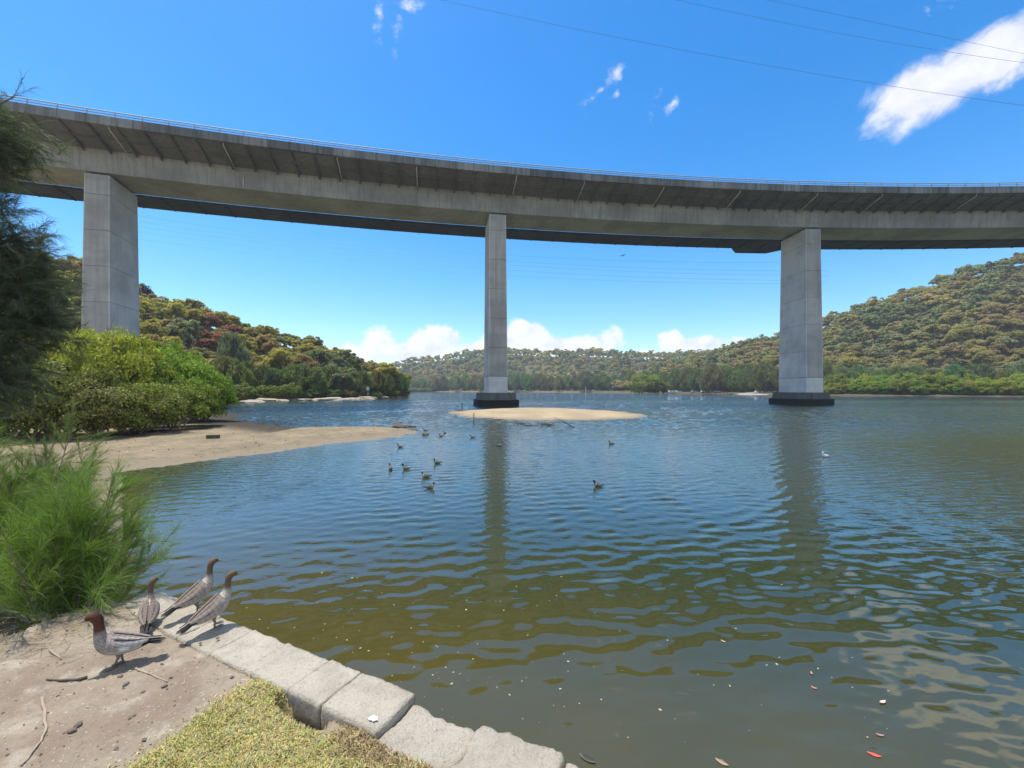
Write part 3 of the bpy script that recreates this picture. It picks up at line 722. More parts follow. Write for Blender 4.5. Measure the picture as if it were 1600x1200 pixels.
GUM_T = {'olive': (0.170, 0.155, 0.050), 'yellow-green': (0.245, 0.205, 0.042), 'rust-brown': (0.235, 0.162, 0.066), 'grey-green': (0.140, 0.150, 0.080), 'dark green': (0.088, 0.106, 0.042)}
GUM_R = {'olive': (0.190, 0.168, 0.078), 'yellow-green': (0.225, 0.190, 0.075), 'rust-brown': (0.235, 0.175, 0.090), 'grey-green': (0.175, 0.178, 0.100), 'dark green': (0.130, 0.145, 0.075)}
def pick_tint(X, Y, table, seed, red=False):
    v = float(vnoise(np.array([X]), np.array([Y]), 0.035, seed, 2)[0]) * 1.3 + random.gauss(0, 0.33)
    if v < -0.45: k = 'dark green'
    elif v < -0.18: k = 'grey-green'
    elif v < 0.12: k = 'olive'
    elif v < 0.62: k = 'yellow-green'
    else: k = 'rust-brown'
    t = np.minimum(np.array(table[k]) * random.uniform(0.85, 1.25) * 1.42, 0.40)
    return k, tuple(t)
cands = []
def scatter(hill, pxr, vr, spacing, crown, seed, table, zone, tries):
    r = np.random.default_rng(seed); pts = []; cell = {}
    n = 0
    PX = r.uniform(*pxr, tries); VV = r.uniform(0, 1, tries) ** 0.8 * (vr[1] - vr[0]) + vr[0]
    X, Y, Z = hill.surf(PX, VV)
    sp = spacing
    for i in range(tries):
        # accept in proportion to ground area so that far columns are not over-filled
        key = (int(X[i] // sp), int(Y[i] // sp)); bad = False
        for a in (-1, 0, 1):
            for b in (-1, 0, 1):
                for (qx, qy) in cell.get((key[0] + a, key[1] + b), ()):
                    if (qx - X[i]) ** 2 + (qy - Y[i]) ** 2 < sp * sp: bad = True
        if bad: continue
        cell.setdefault(key, []).append((X[i], Y[i]))
        s = crown * r.uniform(0.62, 1.25)
        k, t = pick_tint(X[i], Y[i], table, seed)
        cands.append((s / Y[i] * (0.7 + 0.6 * (1 - VV[i])), X[i], Y[i], Z[i], s, k, t, zone, VV[i]))
scatter(left_hill, (-90, 634), (0.05, 1.07), 4.7, 4.2, 31, GUM_T, 'left', 12000)
scatter(right_hill, (960, 1690), (0.16, 1.06), 6.7, 6.0, 32, GUM_R, 'right', 26000)
scatter(far_hill, (560, 1110), (0.10, 1.06), 12.0, 8.6, 33, GUM_R, 'far', 16000)
cands.sort(key=lambda c: -c[0])
IND = [c for c in cands if c[7] != 'far'][:292]
ids = set(id(c) for c in IND)
for i, (q, x, y, z, s, k, t, zone, v) in enumerate(IND):
    if zone == 'left' and 290 < 800 + F * x / y < 372 and v > 0.35 and random.random() < 0.7: k, t = 'rust-brown', (0.27, 0.115, 0.055)
    band = 'on the skyline of' if v > 0.86 else 'on the upper slope of' if v > 0.55 else 'half way up' if v > 0.28 else 'low on'
    lab = '%s gum tree %s the %s wooded hillside' % (k, band, zone)
    plant('gum_tree', gum_protos, i * 7 + int(x), (x, y, z - 0.5 * s), s, lab, 'tree', '%s gum trees %s the %s hillside' % (k, band, zone), t, random.uniform(0.78, 1.4))
# the rest of the forest, one mass of real low-detail trees
rest = [c for c in cands if id(c) not in ids]
lows = []
for i in range(12):
    P, N, C, r = gum(400 + i, 360 if i < 6 else 170, 22 if i < 6 else 14); Vq, Fq = leaf_quads(P, N, r.uniform(0.11, 0.19, len(P)) * (1 if i < 6 else 1.4), 0.6, r)
    lows.append((Vq, np.repeat(r.uniform(0, 1, len(P)), 4)))
Vs, Ts, Ls = [], [], []
for i, (q, x, y, z, s, k, t, zone, v) in enumerate(rest):
    Vq, lv = lows[i % 6 + (6 if zone == 'far' else 0)]; a = random.uniform(0, 6.28); ca, sa = math.cos(a), math.sin(a); h = random.uniform(0.85, 1.15)
    Vs.append(np.stack([(Vq[:, 0] * ca - Vq[:, 1] * sa) * s + x, (Vq[:, 0] * sa + Vq[:, 1] * ca) * s + y, Vq[:, 2] * s * h + z - 0.6 * s], 1))
    Ts.append(np.tile(np.array((*t, 1.0)), (len(Vq), 1))); Ls.append(lv)
Vs = np.concatenate(Vs); nq = len(Vs) // 4
tag(link('forest', mesh('forest', Vs, np.arange(len(Vs)).reshape(nq, 4), M['leaf_attr'], False, {'tint': ('FLOAT_COLOR', np.concatenate(Ts)), 'lv': ('FLOAT', np.concatenate(Ls))})), kind='stuff')
print('gum individuals', len(IND), 'forest', len(rest))

# --- shoreline trees
SHE_C = (0.205, 0.22, 0.12)
def shore_row(hill, pxs, v, s, jit, kind, protos, label, cat, group, tint, sz=1.0):
    for i, px in enumerate(pxs):
        vv = v + random.uniform(-jit, jit); X, Y, Z = [float(a) for a in hill.surf(np.array([px + random.uniform(-3, 3)]), np.array([vv]))]
        k = random.uniform(0.8, 1.25); tt = tuple(c * random.uniform(0.8, 1.25) for c in tint)
        q3 = min(2, 3 * i // len(pxs)); where = ('at its left end', 'in its middle stretch', 'towards its right end')[q3]
        plant(kind, protos, i, (X, Y, Z - 0.1), s * k, label + ', ' + where, cat, group + ', ' + where, tt, sz)
shore_row(far_hill, np.arange(600, 1045, 9), 0.045, 7.6, 0.03, 'she_oak', she_protos, 'grey-green she-oak in the row along the far shore', 'tree', 'she-oaks along the far shore', SHE_C)
shore_row(right_hill, np.arange(1035, 1232, 10), 0.075, 6.4, 0.05, 'she_oak', she_protos, 'she-oak in the stand over the parked vehicles', 'tree', 'she-oaks by the car park', (0.185, 0.215, 0.112))
shore_row(right_hill, np.arange(1120, 1300, 12), 0.16, 6.6, 0.03, 'she_oak', she_protos, 'she-oak in the row behind the boat ramp', 'tree', 'she-oaks behind the boat ramp', (0.205, 0.225, 0.105))
shore_row(right_hill, np.arange(1296, 1680, 15), 0.13, 5.0, 0.04, 'she_oak', she_protos, 'grey-green she-oak rising behind the right mangroves', 'tree', 'she-oaks behind the right mangroves', (0.195, 0.215, 0.12))
shore_row(right_hill, np.arange(1302, 1680, 15), 0.03, 4.9, 0.012, 'mangrove', man_protos, 'bright green mangrove at the front of the right-shore belt', 'mangrove', 'front mangroves of the right shore', (0.22, 0.255, 0.035), 1.12)
shore_row(right_hill, np.arange(1310, 1680, 19), 0.055, 5.2, 0.012, 'mangrove', man_protos, 'taller green mangrove at the back of the right-shore belt', 'mangrove', 'back mangroves of the right shore', (0.23, 0.26, 0.037), 1.4)
plant('mangrove', man_protos, 1, (at(1008, 325), 325, 0.3), 13.0, 'rounded bright green mangrove alone at the water edge of the far shore', 'mangrove', None, (0.21, 0.24, 0.035), 1.05)
plant('mangrove', man_protos, 2, (at(1030, 322), 322, 0.3), 10.0, 'smaller dark mangrove right beside the rounded far-shore mangrove', 'mangrove', None, (0.14, 0.175, 0.035), 0.95)
for i, px in enumerate(np.arange(622, 700, 9)):
    plant('mangrove', man_protos, i, (at(px, 585), 585, 0.2), 8.5, 'low pale green mangrove bush on the far shore past the left point', 'mangrove', 'low mangroves past the left point', (0.21, 0.24, 0.05), 0.55)
# left hill waterline: dark shrubs, she-oaks and mangrove bushes
shore_row(left_hill, np.arange(352, 634, 12), 0.055, 3.0, 0.03, 'she_oak', she_protos, 'dark she-oak in the row below the left hill', 'tree', 'she-oaks at the foot of the left hill', (0.165, 0.185, 0.095))
shore_row(left_hill, np.arange(356, 640, 13), 0.02, 2.2, 0.012, 'shrub', man_protos, 'dark shrub of the line along the left shore', 'shrub', 'shrubs along the left shore', (0.16, 0.19, 0.06), 0.95)
for px, py, Y, s, lab in [(452, 605, 108, 3.0, 'light green mangrove bush on the left shore nearest the big mangroves'), (418, 590, 104, 2.8, 'yellow-green bush above the pale rocks of the left shore'), (380, 585, 94, 2.8, 'bushy green tree just past the near mangroves'), (608, 598, 146, 4.0, 'round green mangrove at the very tip of the left point'), (596, 600, 140, 3.2, 'green mangrove just left of the tip of the left point')]:
    plant('mangrove', man_protos, int(px), (at(px, Y), Y, 0.5), s, lab, 'mangrove', None, (0.17, 0.21, 0.038), 1.15)
plant('she_oak', she_protos, 2, (at(362, 108), 108, 2.5), 4.4, 'tall blue-grey she-oak rising above the left shore', 'tree', None, (0.16, 0.185, 0.135), 1.35)
plant('gum_tree', gum_protos, 3, (at(219, 172), 172, 34.0), 4.6, 'lone dark gum standing above the left ridge beside the pier', 'tree', None, (0.04, 0.05, 0.03), 1.35)

# --- near mangroves on the left, leaf by leaf
nm = []
for i in range(3):
    r = np.random.default_rng(500 + i)
    P, N, C = clump_crown(r, 95, 26000, 1.0, (0, 0, 0.5), (0.95, 0.95, 0.50), 0.21, 0.04, flat=0.75, lower=0.75, power=0.32)
    P[:, 2] = np.maximum(P[:, 2], 0.06 + r.uniform(0, .10, len(P)))
    P = P[r.uniform(0, 1, len(P)) < 0.48 + 0.52 * smoothstep((P[:, 2] - 0.12) / 0.45)]
    N = unit(P - np.array((0, 0, 0.40)) + r.normal(size=P.shape) * 0.75 + np.array((0, 0, 0.25)))
    cm = leaf_mesh('crown', P, N, r.uniform(0.020, 0.040, len(P)), 0.5, r, M['mangrove_leaf'])
    mm = MB()
    for q in range(16):
        a = r.uniform(0, 6.28); d = np.array((math.cos(a), math.sin(a), 0)); c = C[r.integers(len(C))]
        b0 = d * r.uniform(0.05, 0.25) + np.array((0, 0, -0.1)); m1 = b0 * 0.6 + c * 0.4 + r.normal(size=3) * 0.06; m1[2] = 0.28
        mm.tube([b0, m1, c * 0.97], [0.020, 0.013, 0.004], 6)
        for w in range(3):
            c2 = c + r.normal(size=3) * 0.3; c2[2] = max(c2[2], 0.15); mm.tube([m1 * 0.6 + c * 0.4, c2], [0.009, 0.003], 4)
    nm.append((cm, mm.me('trunk', M['bark'])))
NEARM = [(178, 30.0, 508, 3.6, 'tall yellow-green mangrove directly before the left bridge pier', (0.165, 0.185, 0.022)),
         (132, 32.0, 516, 3.4, 'tall yellow-green mangrove left of the bridge pier foot', (0.165, 0.185, 0.024)),
         (238, 32.0, 520, 3.3, 'tall bright green mangrove right of the bridge pier foot', (0.120, 0.170, 0.024)),
         (292, 32.5, 556, 2.9, 'bright green mangrove second from the water end of the clump', (0.115, 0.165, 0.022)),
         (322, 34.0, 590, 2.0, 'rounded mangrove at the water end of the near clump', (0.105, 0.155, 0.022)),
         (268, 27.0, 585, 2.6, 'lower mangrove spreading over the sand, before the taller ones', (0.095, 0.115, 0.020)),
         (205, 23.5, 596, 2.5, 'low spreading mangrove in the middle front of the clump', (0.085, 0.095, 0.020)),  # front tints: olive, also darkened to put in the shade low in the clump
         (150, 22.0, 590, 2.4, 'olive mangrove showing bare tan branches in the clump front', (0.088, 0.086, 0.024)),
         (95, 21.5, 555, 2.7, 'olive mangrove behind the feathery sapling', (0.088, 0.092, 0.024)),
         (45, 21.5, 575, 2.7, 'olive mangrove half hidden by the dark she-oak', (0.085, 0.09, 0.024)),
         (-10, 22, 560, 3.0, 'olive mangrove at the left picture edge', (0.100, 0.11, 0.028)),
         (-60, 26.0, 540, 3.2, 'mangrove out beyond the left picture edge', (0.100, 0.11, 0.028))]
for i, (px, Y, py, rad, lab, tint) in enumerate(NEARM):
    h = zat(py, Y) - 0.3
    root = plant('mangrove', nm, i, (at(px, Y), Y, 0.25), rad, lab, 'mangrove', 'near mangroves on the left bank', tuple(min(.36, c * 2.1) for c in tint), h / rad / 1.16)

# ------------------------------------------------------------------ she-oak foliage close up: fine drooping needles
def needles(base, d, L, w, droop, r):
    """two-piece tapering strips"""
    n = len(base); side = unit(np.cross(d, r.normal(size=(n, 3)))); L = np.broadcast_to(L, (n,))[:, None]
    mid = base + d * L * 0.55; d2 = d.copy(); d2[:, 2] -= droop; d2 = unit(d2); tip = mid + d2 * L * 0.5
    V = np.stack([base - side * w * .5, base + side * w * .5, mid + side * w * .5, mid - side * w * .5, tip + side * w * .12, tip - side * w * .12], 1).reshape(-1, 3)
    k = (np.arange(n) * 6)[:, None]
    Fq = np.concatenate([k + np.array([0, 1, 2, 3]), k + np.array([3, 2, 4, 5])])
    lv = np.repeat(np.clip(r.normal(0.5, 0.25, n), 0, 1), 6)
    return V, Fq, lv
def sapling(root, r, height, spread, stems, per, twig_needles, tint, w=0.0035, lean=None, nl=(0.09, 0.19)):
    wood = MB(); B, D, Ls = [], [], []
    for i in range(stems):
        a = r.uniform(0, 2 * PI); el = r.uniform(0.45, 1.5); L = height * r.uniform(0.65, 1.0) * (0.75 + 0.25 * math.sin(el))
        d0 = np.array((math.cos(a) * math.cos(el) * spread, math.sin(a) * math.cos(el) * spread, math.sin(el) * 0.95 + 0.1)); d0 /= np.linalg.norm(d0)
        if lean is not None: d0 = unit(d0 + np.array(lean))
        p = np.array((r.uniform(-.05, .05), r.uniform(-.05, .05), -0.03)); pts = [p]
        for k in range(6):
            d0 = unit(d0 + r.normal(size=3) * 0.07 + np.array((0, 0, 0.05))); p = p + d0 * L / 6; pts.append(p)
        pts = np.array(pts); wood.tube(pts, np.linspace(0.011, 0.0025, 7), 5)
        for j in range(per):
            f = r.uniform(0.30, 1.0); x = f * 6; i0 = min(int(x), 5); q = pts[i0] + (pts[i0 + 1] - pts[i0]) * (x - i0); td = unit(pts[i0 + 1] - pts[i0])
            b = unit(td * 0.75 + r.normal(size=3) * 0.6 + np.array((0, 0, 0.12))); TL = height * r.uniform(0.12, 0.30) * (1.2 - 0.5 * f)
            tp = [q, q + b * TL * .5 + r.normal(size=3) * .01, q + b * TL + np.array((0, 0, 0.02))]
            wood.tube(tp, [0.0035, 0.0025, 0.0012], 4, cap=False)
            g = r.uniform(0.1, 1.0, (twig_needles, 1)); base = q + b * TL * g
            nd = unit(b * 1.1 + r.normal(size=(twig_needles, 3)) * 0.42 + np.array((0, 0, 0.18)))
            B.append(base); D.append(nd); Ls.append(r.uniform(nl[0], nl[1], twig_needles))
    V, Fq, lv = needles(np.concatenate(B), np.concatenate(D), np.concatenate(Ls), w, 0.25, r)
    c = link('foliage', mesh('foliage', V, Fq, M['needle'], False, {'lv': ('FLOAT', lv)}), root); c.color = (*tint, 1)
    link('stem', wood.me('stem', M['bark']), root)
def gz(x, y): return float(ground_h(np.array([x]), np.array([y]), False)[0][0])
bx0, by0 = W(112, 938, 1.0)
t = thing('she_oak_sapling', (bx0, by0, gz(bx0, by0)), 'feathery bright green she-oak sapling beside the ducks', 'shrub')
sapling(t, np.random.default_rng(61), 1.60, 0.46, 28, 18, 56, (0.175, 0.265, 0.056), 0.0023)
bx1, by1 = W(-95, 930, 1.0)
t = thing('she_oak_sapling', (bx1, by1, gz(bx1, by1)), 'second feathery sapling cut by the left picture edge', 'shrub')
sapling(t, np.random.default_rng(62), 1.40, 0.80, 26, 24, 66, (0.155, 0.225, 0.052), 0.0019)
bx2, by2 = W(10, 845, 1.0)
t = thing('she_oak_sapling', (bx2, by2, gz(bx2, by2)), 'paler feathery sapling behind the other two at the left edge', 'shrub')
sapling(t, np.random.default_rng(63), 1.95, 0.75, 22, 18, 46, (0.165, 0.20, 0.065), 0.0026)
# large she-oak leaning in from the left edge
tx, ty = at(-116, 8.6), 8.6
t = thing('she_oak', (tx, ty, gz(tx, ty)), 'big dark she-oak whose drooping branches enter at the left edge', 'tree')
r = np.random.default_rng(77); wood = MB(); B, D, Ls = [], [], []
gz0 = gz(tx, ty)
trunk = [np.array((0, 0, -0.2)), np.array((0.1, 0, 2.2)), np.array((0.15, 0.1, 4.6)), np.array((0.0, 0.1, 7.0)), np.array((-0.3, 0.1, 9.4))]
wood.tube(trunk, [0.17, 0.14, 0.11, 0.07, 0.03], 10)
def spray(c, rad, n_twig, per, dirbias):
    """a bough ending in a tuft of drooping twigs, crown coordinates local to the tree"""
    st = trunk[min(4, max(1, int(c[2] / 2.3)))]; md = (st + c) / 2 + np.array((0, 0, 0.25))
    wood.tube([st, md, c], [0.05, 0.03, 0.012], 6)
    for k in range(n_twig):
        q = c + r.normal(size=3) * rad * np.array((0.5, 0.5, 0.42)); b = unit(unit(q - md) * 0.7 + r.normal(size=3) * 0.5 + np.array(dirbias)); TL = r.uniform(0.25, 0.55)
        wood.tube([q, q + b * TL], [0.006, 0.002], 4, cap=False)
        g = r.uniform(0, 1, (per, 1)); B.append(q + b * TL * g + r.normal(size=(per, 3)) * 0.012)
        D.append(unit(b + r.normal(size=(per, 3)) * 0.45 + np.array((0, 0, -0.15)))); Ls.append(r.uniform(0.13, 0.26, per))
def L(px, py, Y): return np.array((at(px - 27, Y) - tx, Y - ty, zat(py, Y) - gz0))
# (centre px, py, distance, radius px, twigs)
for (px, py, Y, rp, nt) in [(10, 205, 8.2, 40, 36), (28, 235, 8.4, 32, 24), (-20, 230, 8.0, 55, 40), (5, 270, 8.5, 36, 22), (-55, 160, 8.4, 40, 20), (-20, 40, 8.4, 14, 2),
                            (15, 335, 8.6, 30, 12), (-35, 320, 8.3, 45, 26), (15, 395, 8.5, 50, 48), (60, 390, 8.8, 30, 20), (-40, 400, 8.2, 60, 40), (35, 450, 8.5, 52, 56), (70, 450, 9.0, 34, 28),
                            (-20, 470, 8.2, 60, 50), (55, 510, 8.7, 46, 50), (10, 530, 8.4, 52, 50), (-40, 550, 8.2, 60, 40), (30, 575, 8.5, 38, 34), (0, 610, 8.4, 36, 28), (80, 500, 8.9, 22, 14), (-70, 500, 9.2, 80, 46), (-70, 350, 9.4, 80, 40)]:
    spray(L(px, py, Y), rp / F * Y, int(nt * 2.4), 46, (0.05, 0, -0.12))
spray(L(75, 362, 8.5), 0.10, 5, 30, (0.4, 0, 0.2)); spray(L(48, 152, 8.3), 0.05, 3, 24, (0.1, 0, 0.5))
V, Fq, lv = needles(np.concatenate(B), np.concatenate(D), np.concatenate(Ls), 0.006, 0.45, r)
c = link('foliage', mesh('foliage', V, Fq, M['needle'], False, {'lv': ('FLOAT', lv)}), t); c.color = (0.105, 0.125, 0.075, 1)
link('trunk', wood.me('trunk', M['bark']), t)
# ------------------------------------------------------------------ quay of squared sandstone blocks
def block_mat():
    m, t = material('quay_stone')
    p = t.pos(); a = t.noise(p, 3.0, 5, 0.65); b = t.noise(p, 45.0, 6, 0.75); g = t.noise(p, 130.0, 3, 0.7); v = t.noise(p, 14.0, 4, 0.7)
    rnd = t.objinfo('Random')
    base = t.mix(rnd, (0.60, 0.535, 0.425), (0.68, 0.605, 0.485))
    c = t.mix(t.maprange(a, 0.4, 0.68), base, (0.50, 0.435, 0.335))
    c = t.mix(t.math('MULTIPLY', t.maprange(b, 0.52, 0.70), 0.5), c, (0.30, 0.26, 0.205))
    c = t.mix(t.math('MULTIPLY', t.maprange(v, 0.60, 0.75), t.math('ADD', 0.25, t.math('MULTIPLY', t.attr('lichen'), 0.6))), c, (0.17, 0.155, 0.14))
    c = t.mix(t.math('MULTIPLY', t.maprange(g, 0.58, 0.70), 0.7), c, (0.24, 0.205, 0.165)); c = t.mix(t.maprange(g, 0.42, 0.30), c, (0.66, 0.60, 0.50))
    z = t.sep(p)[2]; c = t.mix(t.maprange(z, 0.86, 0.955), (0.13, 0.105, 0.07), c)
    t.put(t.b.inputs['Base Color'], c); t.b.inputs['Roughness'].default_value = 0.95; t.b.inputs['Specular IOR Level'].default_value = 0.15
    t.put(t.b.inputs['Normal'], t.bump(t.math('ADD', t.math('ADD', b, v), t.math('MULTIPLY', g, 0.4)), 1.0, 0.03))
    return m
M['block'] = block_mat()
def stone(L, Wd, H, rough, seed, mat=None, div=(22, 16, 10), name='stone_block', lichen=0.0, bev=0.02):
    """rough-hewn rectangular block, top at z=0, with worn arrises"""
    bm = bmesh.new(); grid = {}
    nx_, ny_, nz_ = div
    def vert(i, j, k):
        key = (i, j, k)
        if key not in grid: grid[key] = bm.verts.new(((i / nx_ - .5) * L, (j / ny_ - .5) * Wd, (k / nz_ - 1) * H))
        return grid[key]
    for i in range(nx_):
        for j in range(ny_):
            bm.faces.new((vert(i, j, nz_), vert(i + 1, j, nz_), vert(i + 1, j + 1, nz_), vert(i, j + 1, nz_)))
            bm.faces.new((vert(i, j + 1, 0), vert(i + 1, j + 1, 0), vert(i + 1, j, 0), vert(i, j, 0)))
    for k in range(nz_):
        for i in range(nx_):
            bm.faces.new((vert(i, 0, k), vert(i + 1, 0, k), vert(i + 1, 0, k + 1), vert(i, 0, k + 1)))
            bm.faces.new((vert(i + 1, ny_, k), vert(i, ny_, k), vert(i, ny_, k + 1), vert(i + 1, ny_, k + 1)))
        for j in range(ny_):
            bm.faces.new((vert(nx_, j, k), vert(nx_, j + 1, k), vert(nx_, j + 1, k + 1), vert(nx_, j, k + 1)))
            bm.faces.new((vert(0, j + 1, k), vert(0, j, k), vert(0, j, k + 1), vert(0, j + 1, k + 1)))
    for v in bm.verts:
        p = v.co.copy(); q = Vector((p.x, p.y, p.z + H / 2)); hx = Vector((L / 2, Wd / 2, H / 2))
        cl = Vector([max(-hx[i] + bev, min(hx[i] - bev, q[i])) for i in range(3)]); d = q - cl
        if d.length > bev: q = cl + d.normalized() * bev
        s = p * 1.0 + Vector((seed * 3.1, seed * 1.7, 0))
        edge = sum(1 for i in range(3) if abs(abs(p[i] + (H / 2 if i == 2 else 0)) - hx[i]) < 1e-4)
        n = mnoise.noise(s * 9) * 0.7 + mnoise.noise(s * 24) * 0.4 + mnoise.noise(s * 60) * 0.2
        dirn = Vector((q.x / hx.x, q.y / hx.y, q.z / hx.z))
        q += dirn.normalized() * n * rough * (1.9 if edge > 1 else 1.0)
        v.co = (q.x, q.y, q.z - H / 2)
    me = bpy.data.meshes.new(name); bm.to_mesh(me); bm.free(); me.materials.append(mat or M['block'])
    a = me.attributes.new('lichen', 'FLOAT', 'POINT'); a.data.foreach_set('value', np.full(len(me.vertices), lichen, dtype=np.float32))
    me.polygons.foreach_set('use_smooth', np.ones(len(me.polygons), dtype=bool))
    return me
ANG = math.atan2(QD[1], QD[0])
q0 = qpt(2.2)
quay = thing('quay_wall', (q0[0], q0[1], 0.0), 'low quay edge of pale squared stone blocks between ground and water', 'wall')
def quay_put(name, me, t, n, z, rz=0.0, tilt=(0, 0)):
    o = link(name, me, quay); p = qpt(t, n); o.location = (p[0] - q0[0], p[1] - q0[1], z); o.rotation_euler = (tilt[0], tilt[1], ANG + rz); return o
joints = [(-0.02, 0.50, 1.004, .006, 0, 0), (0.50, 1.0, 1.007, .006, 0, 0), (1.0, 1.42, 1.006, .007, 0, 0), (1.42, 1.81, 1.014, .008, 0, 0), (1.81, 2.24, 1.028, .008, .01, 0),
          (2.24, 2.52, 1.040, .006, -.01, 0.0), (2.52, 2.945, 1.046, .006, .0, 0.05), (2.945, 3.39, 1.000, .018, -.02, .75), (3.39, 3.86, 1.050, .015, .04, .8), (3.86, 4.32, 1.03, .012, 0, .4), (4.32, 4.8, 1.03, .01, 0, .3), (4.8, 5.25, 1.02, .01, 0, .3)]
for i, (a, b, z, rg, rz, li) in enumerate(joints):
    w = 0.30 if i < 7 else 0.33
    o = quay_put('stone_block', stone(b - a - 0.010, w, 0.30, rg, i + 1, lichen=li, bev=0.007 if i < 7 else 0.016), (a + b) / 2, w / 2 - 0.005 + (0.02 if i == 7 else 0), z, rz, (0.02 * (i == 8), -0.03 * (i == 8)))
    if i == 7: o['label'] = 'lower rough grey block with crumbling edge'
for c in range(2):                                       # hidden lower courses of the wall
    for k in range(12):
        quay_put('stone_block', stone(0.44, 0.32, 0.46, 0.012, 40 + k + 20 * c, div=(6, 4, 5)), -0.05 + 0.225 * (c % 2) + 0.45 * k + 0.1, 0.17, 0.72 - 0.47 * c)
# white splash of droppings on the seventh block
m = MB(); r = np.random.default_rng(9)
c0 = np.array(W(583, 1124, 1.05)); a = np.linspace(0, 2 * PI, 14, endpoint=False)
rad = 0.019 * (1 + 0.15 * r.normal(size=14)); ring = np.stack([c0[0] + np.cos(a) * rad * 1.3, c0[1] + np.sin(a) * rad, np.full(14, 1.056)], 1)
m.add(np.concatenate([ring, [[c0[0], c0[1], 1.060]]]), [(i, (i + 1) % 14, 14) for i in range(14)])
tag(link('droppings', m.me('droppings', simple('white_droppings', (0.6, 0.59, 0.56), 0.8))), 'white splash of bird droppings on the quay block', 'droppings')

# ------------------------------------------------------------------ lawn: short springy turf, brown where worn
def in_poly(X, Y, P): return poly_sd(X, Y, P)[0]
r = np.random.default_rng(21)
n = 82000
gxs = r.uniform(-3.3, 0.4, n * 3); gys = r.uniform(1.35, 2.75, n * 3)
ls = in_poly(gxs, gys, lawn) + 0.045 * vnoise(gxs, gys, 14, 6, 2); sd0 = poly_sd(gxs, gys, land)[0]
dp_ = np.hypot((gxs - PIT[0]) * QD[0] + (gys - PIT[1]) * QD[1], 2.6 * ((gxs - PIT[0]) * QN[0] + (gys - PIT[1]) * QN[1]))
ok = (r.uniform(0, 1, n * 3) < (0.06 * (ls > -0.10) + 0.94 * smoothstep((ls + 0.035) / 0.09))) & (sd0 > 0.29) & (dp_ > 0.19)
clump = vnoise(gxs, gys, 26, 31, 2); ok &= r.uniform(-1.1, 0.5, n * 3) < clump
gxs, gys, clump = gxs[ok][:n], gys[ok][:n], clump[ok][:n]; n = len(gxs)
zs = ground_h(gxs, gys)[0]
bm_ = brown_mask(gxs, gys)
a = r.uniform(0, 2 * PI, n); lean = r.uniform(0.15, 1.25, n)
d = np.stack([np.cos(a) * np.sin(lean), np.sin(a) * np.sin(lean), np.cos(lean)], 1); Lb = r.uniform(0.010, 0.024, n) * (1 + 0.35 * clump)
side = np.stack([-np.sin(a), np.cos(a), np.zeros(n)], 1); base = np.stack([gxs, gys, zs - 0.002], 1); w = r.uniform(0.0018, 0.0034, n)[:, None]
mid = base + d * Lb[:, None] * 0.6; dd = d.copy(); dd[:, 2] -= 0.5; tip = mid + unit(dd) * Lb[:, None] * 0.5
Vg = np.stack([base - side * w * .6, base + side * w * .6, mid + side * w, mid - side * w, tip + side * w * .15, tip - side * w * .15], 1).reshape(-1, 3)
k = (np.arange(n) * 6)[:, None]; Fq = np.concatenate([k + np.array([0, 1, 2, 3]), k + np.array([3, 2, 4, 5])])
gtint = np.stack([0.50 + 0.06 * r.normal(size=n), 0.435 + 0.05 * r.normal(size=n), 0.190 + 0.03 * r.normal(size=n)], 1)
gr = (vnoise(gxs, gys, 5, 77, 3) > 0.05)[:, None] & (r.uniform(0, 1, n) < 0.6)[:, None]
gtint = np.where(gr, gtint * np.array((0.88, 0.93, 0.74)), gtint)
isb = (r.uniform(0, 1, n) < bm_)[:, None]; gtint = np.where(isb, np.array((0.36, 0.25, 0.145)) * r.uniform(0.6, 1.35, (n, 1)), gtint)
strw = (r.uniform(0, 1, n) < 0.16)[:, None]; gtint = np.where(strw, np.array((0.52, 0.45, 0.26)), gtint)
gtint = np.clip(gtint, 0.02, 0.8)
tag(link('grass', mesh('grass', Vg, Fq, leafmat('turf_blades', True, 0.25, 0.35), False, {'tint': ('FLOAT_COLOR', np.repeat(np.concatenate([gtint, np.ones((n, 1))], 1), 6, 0)), 'lv': ('FLOAT', np.repeat(r.uniform(0, 1, n), 6))})), kind='stuff')

# ------------------------------------------------------------------ pebbles, leaf litter, sticks
def scatter_ground(n, box, r, cond=None):
    X = r.uniform(box[0], box[1], n); Y = r.uniform(box[2], box[3], n)
    ok = (poly_sd(X, Y, land)[0] > 0.05) & (poly_sd(X, Y, lawn)[0] < -0.02)
    if cond is not None: ok &= cond(X, Y)
    X, Y = X[ok], Y[ok]; return np.stack([X, Y, ground_h(X, Y)[0]], 1)
P = scatter_ground(750, (-4.6, 0.2, 1.4, 4.2), r); m = MB()
ico = np.array([(1, 0, 0), (-1, 0, 0), (0, 1, 0), (0, -1, 0), (0, 0, 1), (0, 0, -1)], float); icf = [(0, 2, 4), (2, 1, 4), (1, 3, 4), (3, 0, 4), (2, 0, 5), (1, 2, 5), (3, 1, 5), (0, 3, 5)]
for p in P:
    s = abs(r.normal(0, 0.0045)) + 0.002
    a = r.uniform(0, 6.28); ca, sa = math.cos(a), math.sin(a); q = ico * np.array((1.5, 0.9, 0.7)) * s * r.uniform(0.7, 1.3, (6, 3))
    m.add(np.stack([q[:, 0] * ca - q[:, 1] * sa, q[:, 0] * sa + q[:, 1] * ca, q[:, 2]], 1) + p + (0, 0, s * 0.4), icf)
tag(link('gravel', m.me('gravel', M['pebble'])), kind='stuff')
P = scatter_ground(900, (-4.6, 0.0, 1.4, 4.3), r); n = len(P)
N = unit(np.array((0, 0, 1.0)) + r.normal(size=(n, 3)) * 0.35); P[:, 2] += 0.003
